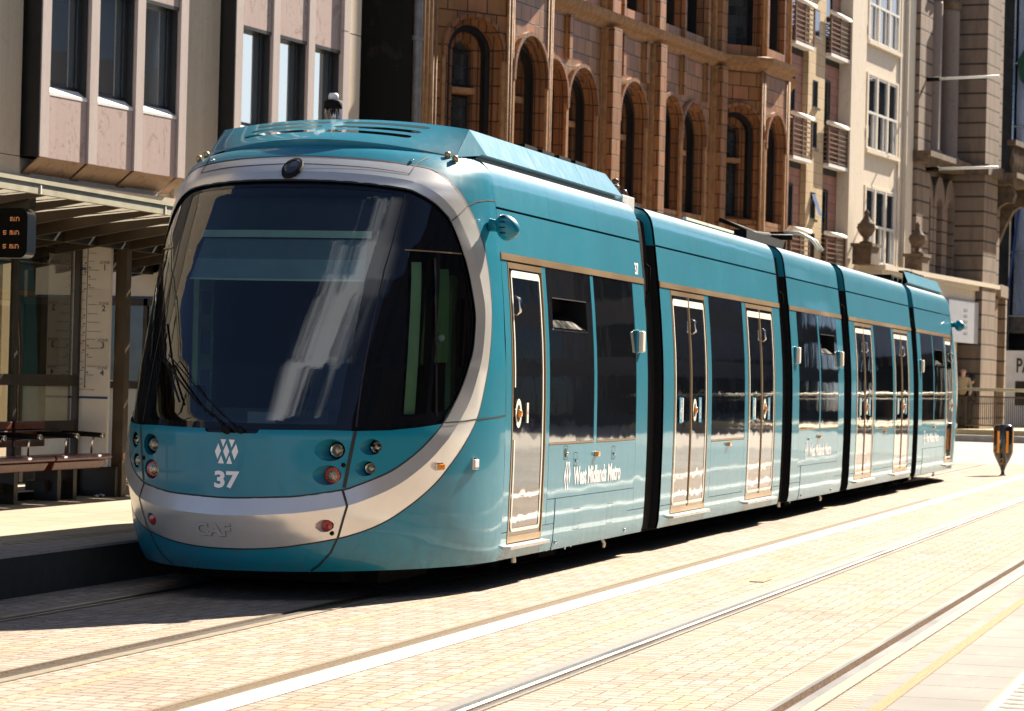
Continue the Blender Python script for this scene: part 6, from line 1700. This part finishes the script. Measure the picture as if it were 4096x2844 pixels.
# ---- railing at the end of the street, steps and kerbs below it
ra = thing('railing', (3, 76, .55), 'long black mesh railing with a cream handrail across the end of the street', 'railing'); OR = (3, 76, .55)
mb = MB(); mb.tube([(-4, 76, 1.66), (14, 76, 1.66)], .045, 8, 0); mb.build('handrail', M['fascia'], ra, OR)
mb = MB()
x = -4.0; k = 0
while x < 8:
    mb.box(x, x + .05, 75.97, 76.03, .55, 1.62, 0); x += 1.05
mb.tube([(-4, 76, 1.46), (14, 76, 1.46)], .02, 6, 0); mb.tube([(-4, 76, .66), (14, 76, .66)], .02, 6, 0); mb.build('railing_post', M['post'], ra, OR)
mb = MB(); x = -3.2
while x < 4.5: mb.box(x, x + .022, 75.99, 76.0, .66, 1.46, 0); x += .055
mb.build('mesh_infill', M['shelter'], ra, OR)
mb = MB(); mb.box(-6, 14, 75.3, 76.6, .2, .545, 0); mb.box(-6, 14, 74.4, 75.3, .2, .40, 1); mb.box(-6, 14, 76.6, 92, .2, .53, 0)
struct(mb.build('step', [mat('step_ochre', (.55, .44, .24), .8, vs=5), M['kerb']]))

# ---- pedestrians behind the railing
def skin_body(name, joints, edges, mt, org, parent=None, sub=2):
    me = bpy.data.meshes.new(name); me.from_pydata([Vector(j[0]) - Vector(org) for j in joints], edges, []); me.materials.append(mt)
    o = bpy.data.objects.new(name, me); COL.objects.link(o)
    if parent: o.parent = parent
    else: o.location = org
    m_ = o.modifiers.new('skin', 'SKIN'); m_.use_smooth_shade = True
    for i, j in enumerate(joints):
        sv = me.skin_vertices[0].data[i]; sv.radius = j[1] if isinstance(j[1], tuple) else (j[1], j[1]); sv.use_root = (i == 0)
    s_ = o.modifiers.new('sub', 'SUBSURF'); s_.levels = s_.render_levels = sub
    return o
def person(cx, cy, cz, face, bend, cols, label, hair, h=1.72):
    """standing figure; face = heading angle, bend = forward lean of the trunk"""
    k = h / 1.72; ca, sa = math.cos(face), math.sin(face)
    def P(fw, sd_, z): return (cx + (fw * ca - sd_ * sa) * k, cy + (fw * sa + sd_ * ca) * k, cz + z * k)
    b = bend; org = (cx, cy, cz)
    t = thing('person', org, label, 'person')
    skinm = M.setdefault('skinm', mat('skin', (.62, .36, .26), .5))
    tr = [(P(0, 0, .94), (.15, .13)), (P(b * .3, 0, 1.12), (.15, .12)), (P(b * .7, 0, 1.32), (.17, .12)), (P(b, 0, 1.44), (.10, .09))]
    j = tr[:]; e = [(0, 1), (1, 2), (2, 3)]
    for sg in (1, -1):
        n0 = len(j); j += [(P(b * .9, sg * .17, 1.40), .065), (P(b * .8 + .04, sg * .22, 1.14), .05), (P(b * .9 + .16, sg * .17, .95), .038)]; e += [(2, n0), (n0, n0 + 1), (n0 + 1, n0 + 2)]
    coat = skin_body('jacket', j, e, cols[0], org, t)
    j = [(P(0, 0, .98), (.15, .12))]; e = []
    for sg in (1, -1):
        n0 = len(j); j += [(P(0, sg * .09, .86), .10), (P(.03, sg * .10, .48), .068), (P(-.02 + .04 * sg, sg * .10, .10), .05)]; e += [(0, n0), (n0, n0 + 1), (n0 + 1, n0 + 2)]
        n1 = len(j); j += [(P(.10 + .04 * sg, sg * .11, .05), .045)]; e += [(n1 - 1, n1)]
    skin_body('trousers', j, e, cols[1], org, t)
    hd_ = [(P(b, 0, 1.42), .055), (P(b + .03, 0, 1.52), .06), (P(b + .05, 0, 1.60), (.085, .075)), (P(b + .05, 0, 1.68), (.075, .07))]
    body = skin_body('head', hd_ + [(P(b * .9 + .16, .17, .95), .036), (P(b * .9 + .2, .165, .87), .034), (P(b * .9 + .16, -.17, .95), .036), (P(b * .9 + .2, -.165, .87), .034)], [(0, 1), (1, 2), (2, 3), (4, 5), (6, 7)], skinm, org, t)
    mb = MB()
    mb.lathe(P(b + .13, 0, 1.60), [(.014, 0), (.010, .02), (0, .03)], 8, 0, (ca, sa, -.3))
    for sg in (1, -1): mb.lathe(P(b + .05, sg * .082, 1.60), [(.022, 0), (.02, .008), (0, .01)], 8, 0, (-sa * sg, ca * sg, 0))
    mb.build('face_feature', skinm, t, org)
    if hair:
        mb = MB(); c = Vector(P(b + .03, 0, 1.62)); prof_ = [(.115 * math.sin(math.pi * q_ / 10), .125 * -math.cos(math.pi * q_ / 10)) for q_ in range(3, 11)]
        mb.lathe(c, prof_, 14, 0); mb.build('hair', hair, t, org)
person(-1.84, 76.75, .53, R(-75), .20, (mat('beige_jacket', (.48, .36, .24), .9), mat('brown_trousers', (.07, .045, .03), .9)), 'bald man in a beige jacket leaning forward behind the railing', None, 1.74)
person(-1.64, 76.9, .53, R(-20), .05, (mat('black_coat', (.02, .014, .016), .9), mat('black_trousers', (.015, .012, .012), .9)), 'dark haired person in a black coat standing behind the railing', mat('black_hair', (.01, .008, .008), .6), 1.52)
# ------------------------------------------------------------------ world, sun, camera
SD = Vector((.41, 1.30, 1.0)).normalized()
el = math.asin(SD.z); az = math.atan2(SD.x, SD.y)
w = bpy.data.worlds.new('World'); scene.world = w; w.use_nodes = True; nt = w.node_tree; nt.nodes.clear()
wo_ = nt.nodes.new('ShaderNodeOutputWorld'); bg = nt.nodes.new('ShaderNodeBackground'); sky = nt.nodes.new('ShaderNodeTexSky')
sky.sky_type = 'NISHITA'; sky.sun_disc = False; sky.sun_elevation = el; sky.sun_rotation = az; sky.air_density = .4; sky.dust_density = .15
L = nt.links.new
def wm(op, a, b=None, c=None):
    nd = nt.nodes.new('ShaderNodeMath'); nd.operation = op; nd.use_clamp = False
    for i, x in enumerate((a, b, c)):
        if x is None: continue
        if isinstance(x, bpy.types.NodeSocket): L(x, nd.inputs[i])
        else: nd.inputs[i].default_value = x
    return nd.outputs[0]
def smooth(x, lo, hi):
    nd = nt.nodes.new('ShaderNodeMapRange'); nd.interpolation_type = 'SMOOTHSTEP'; L(x, nd.inputs[0]); nd.inputs[1].default_value = lo; nd.inputs[2].default_value = hi; nd.inputs[3].default_value = 0; nd.inputs[4].default_value = 1; return nd.outputs[0]
tc = nt.nodes.new('ShaderNodeTexCoord'); sp = nt.nodes.new('ShaderNodeSeparateXYZ'); L(tc.outputs['Generated'], sp.inputs[0]); X, Y, Z = sp.outputs
no = nt.nodes.new('ShaderNodeTexNoise'); no.inputs['Scale'].default_value = 5.0; no.inputs['Detail'].default_value = 6; no.inputs['Roughness'].default_value = .6; no.inputs['Distortion'].default_value = .5
L(tc.outputs['Generated'], no.inputs['Vector']); nf = no.outputs['Fac']
# broken cumulus low over the rooftops, one long cloud bank high behind the photographer
low = wm('MULTIPLY', wm('MULTIPLY', smooth(wm('ADD', nf, wm('MULTIPLY', Z, -.5)), .26, .46), smooth(Z, .32, .12)), wm('MULTIPLY', smooth(Y, .4, .7), smooth(X, .2, .4)))
dz = wm('ABSOLUTE', wm('SUBTRACT', wm('ADD', Z, wm('MULTIPLY', wm('SUBTRACT', nf, .5), .45)), .765))
bank = wm('MULTIPLY', smooth(dz, .15, .03), wm('MULTIPLY', smooth(X, -.02, .16), smooth(Y, -.10, -.30)))
fac = wm('MINIMUM', wm('ADD', low, wm('MULTIPLY', bank, .9)), .95)
mx = nt.nodes.new('ShaderNodeMix'); mx.data_type = 'RGBA'; mx.inputs[7].default_value = (10, 10.2, 10.6, 1)
L(fac, mx.inputs[0]); L(sky.outputs[0], mx.inputs[6]); L(mx.outputs[2], bg.inputs[0]); L(bg.outputs[0], wo_.inputs[0])
bg.inputs[1].default_value = .05
sl = bpy.data.lights.new('sun', 'SUN'); sl.energy = 5.0; sl.angle = R(.5); sl.color = (1.0, .90, .76)
so_ = bpy.data.objects.new('sun', sl); COL.objects.link(so_); so_.rotation_euler = SD.to_track_quat('Z', 'Y').to_euler(); so_.location = (20, 60, 40)
# camera solved from the rails, the body sections and the verticals
yaw, pitch, roll = .283, .0088, .0247
f = Vector((-math.sin(yaw) * math.cos(pitch), math.cos(yaw) * math.cos(pitch), math.sin(pitch)))
r0 = Vector((math.cos(yaw), math.sin(yaw), 0)); u0 = r0.cross(f)
r = math.cos(roll) * r0 + math.sin(roll) * u0; u = -math.sin(roll) * r0 + math.cos(roll) * u0
cam = bpy.data.cameras.new('camera'); co = bpy.data.objects.new('camera', cam); COL.objects.link(co)
cam.sensor_width = 36; cam.lens = 10779.2 / 4096 * 36; cam.clip_end = 3000; cam.clip_start = .3
co.matrix_world = Matrix(((r.x, u.x, -f.x, 7.2139), (r.y, u.y, -f.y, 0.0), (r.z, u.z, -f.z, 1.6233), (0, 0, 0, 1)))
cam.dof.use_dof = True; cam.dof.focus_distance = 20.5; cam.dof.aperture_fstop = 5.6
scene.camera = co
scene.view_settings.view_transform = 'Standard'; scene.view_settings.look = 'None'; scene.view_settings.gamma = 1.0
scene.view_settings.exposure = 1.7
scene.cycles.diffuse_bounces = 1; scene.cycles.max_bounces = 8
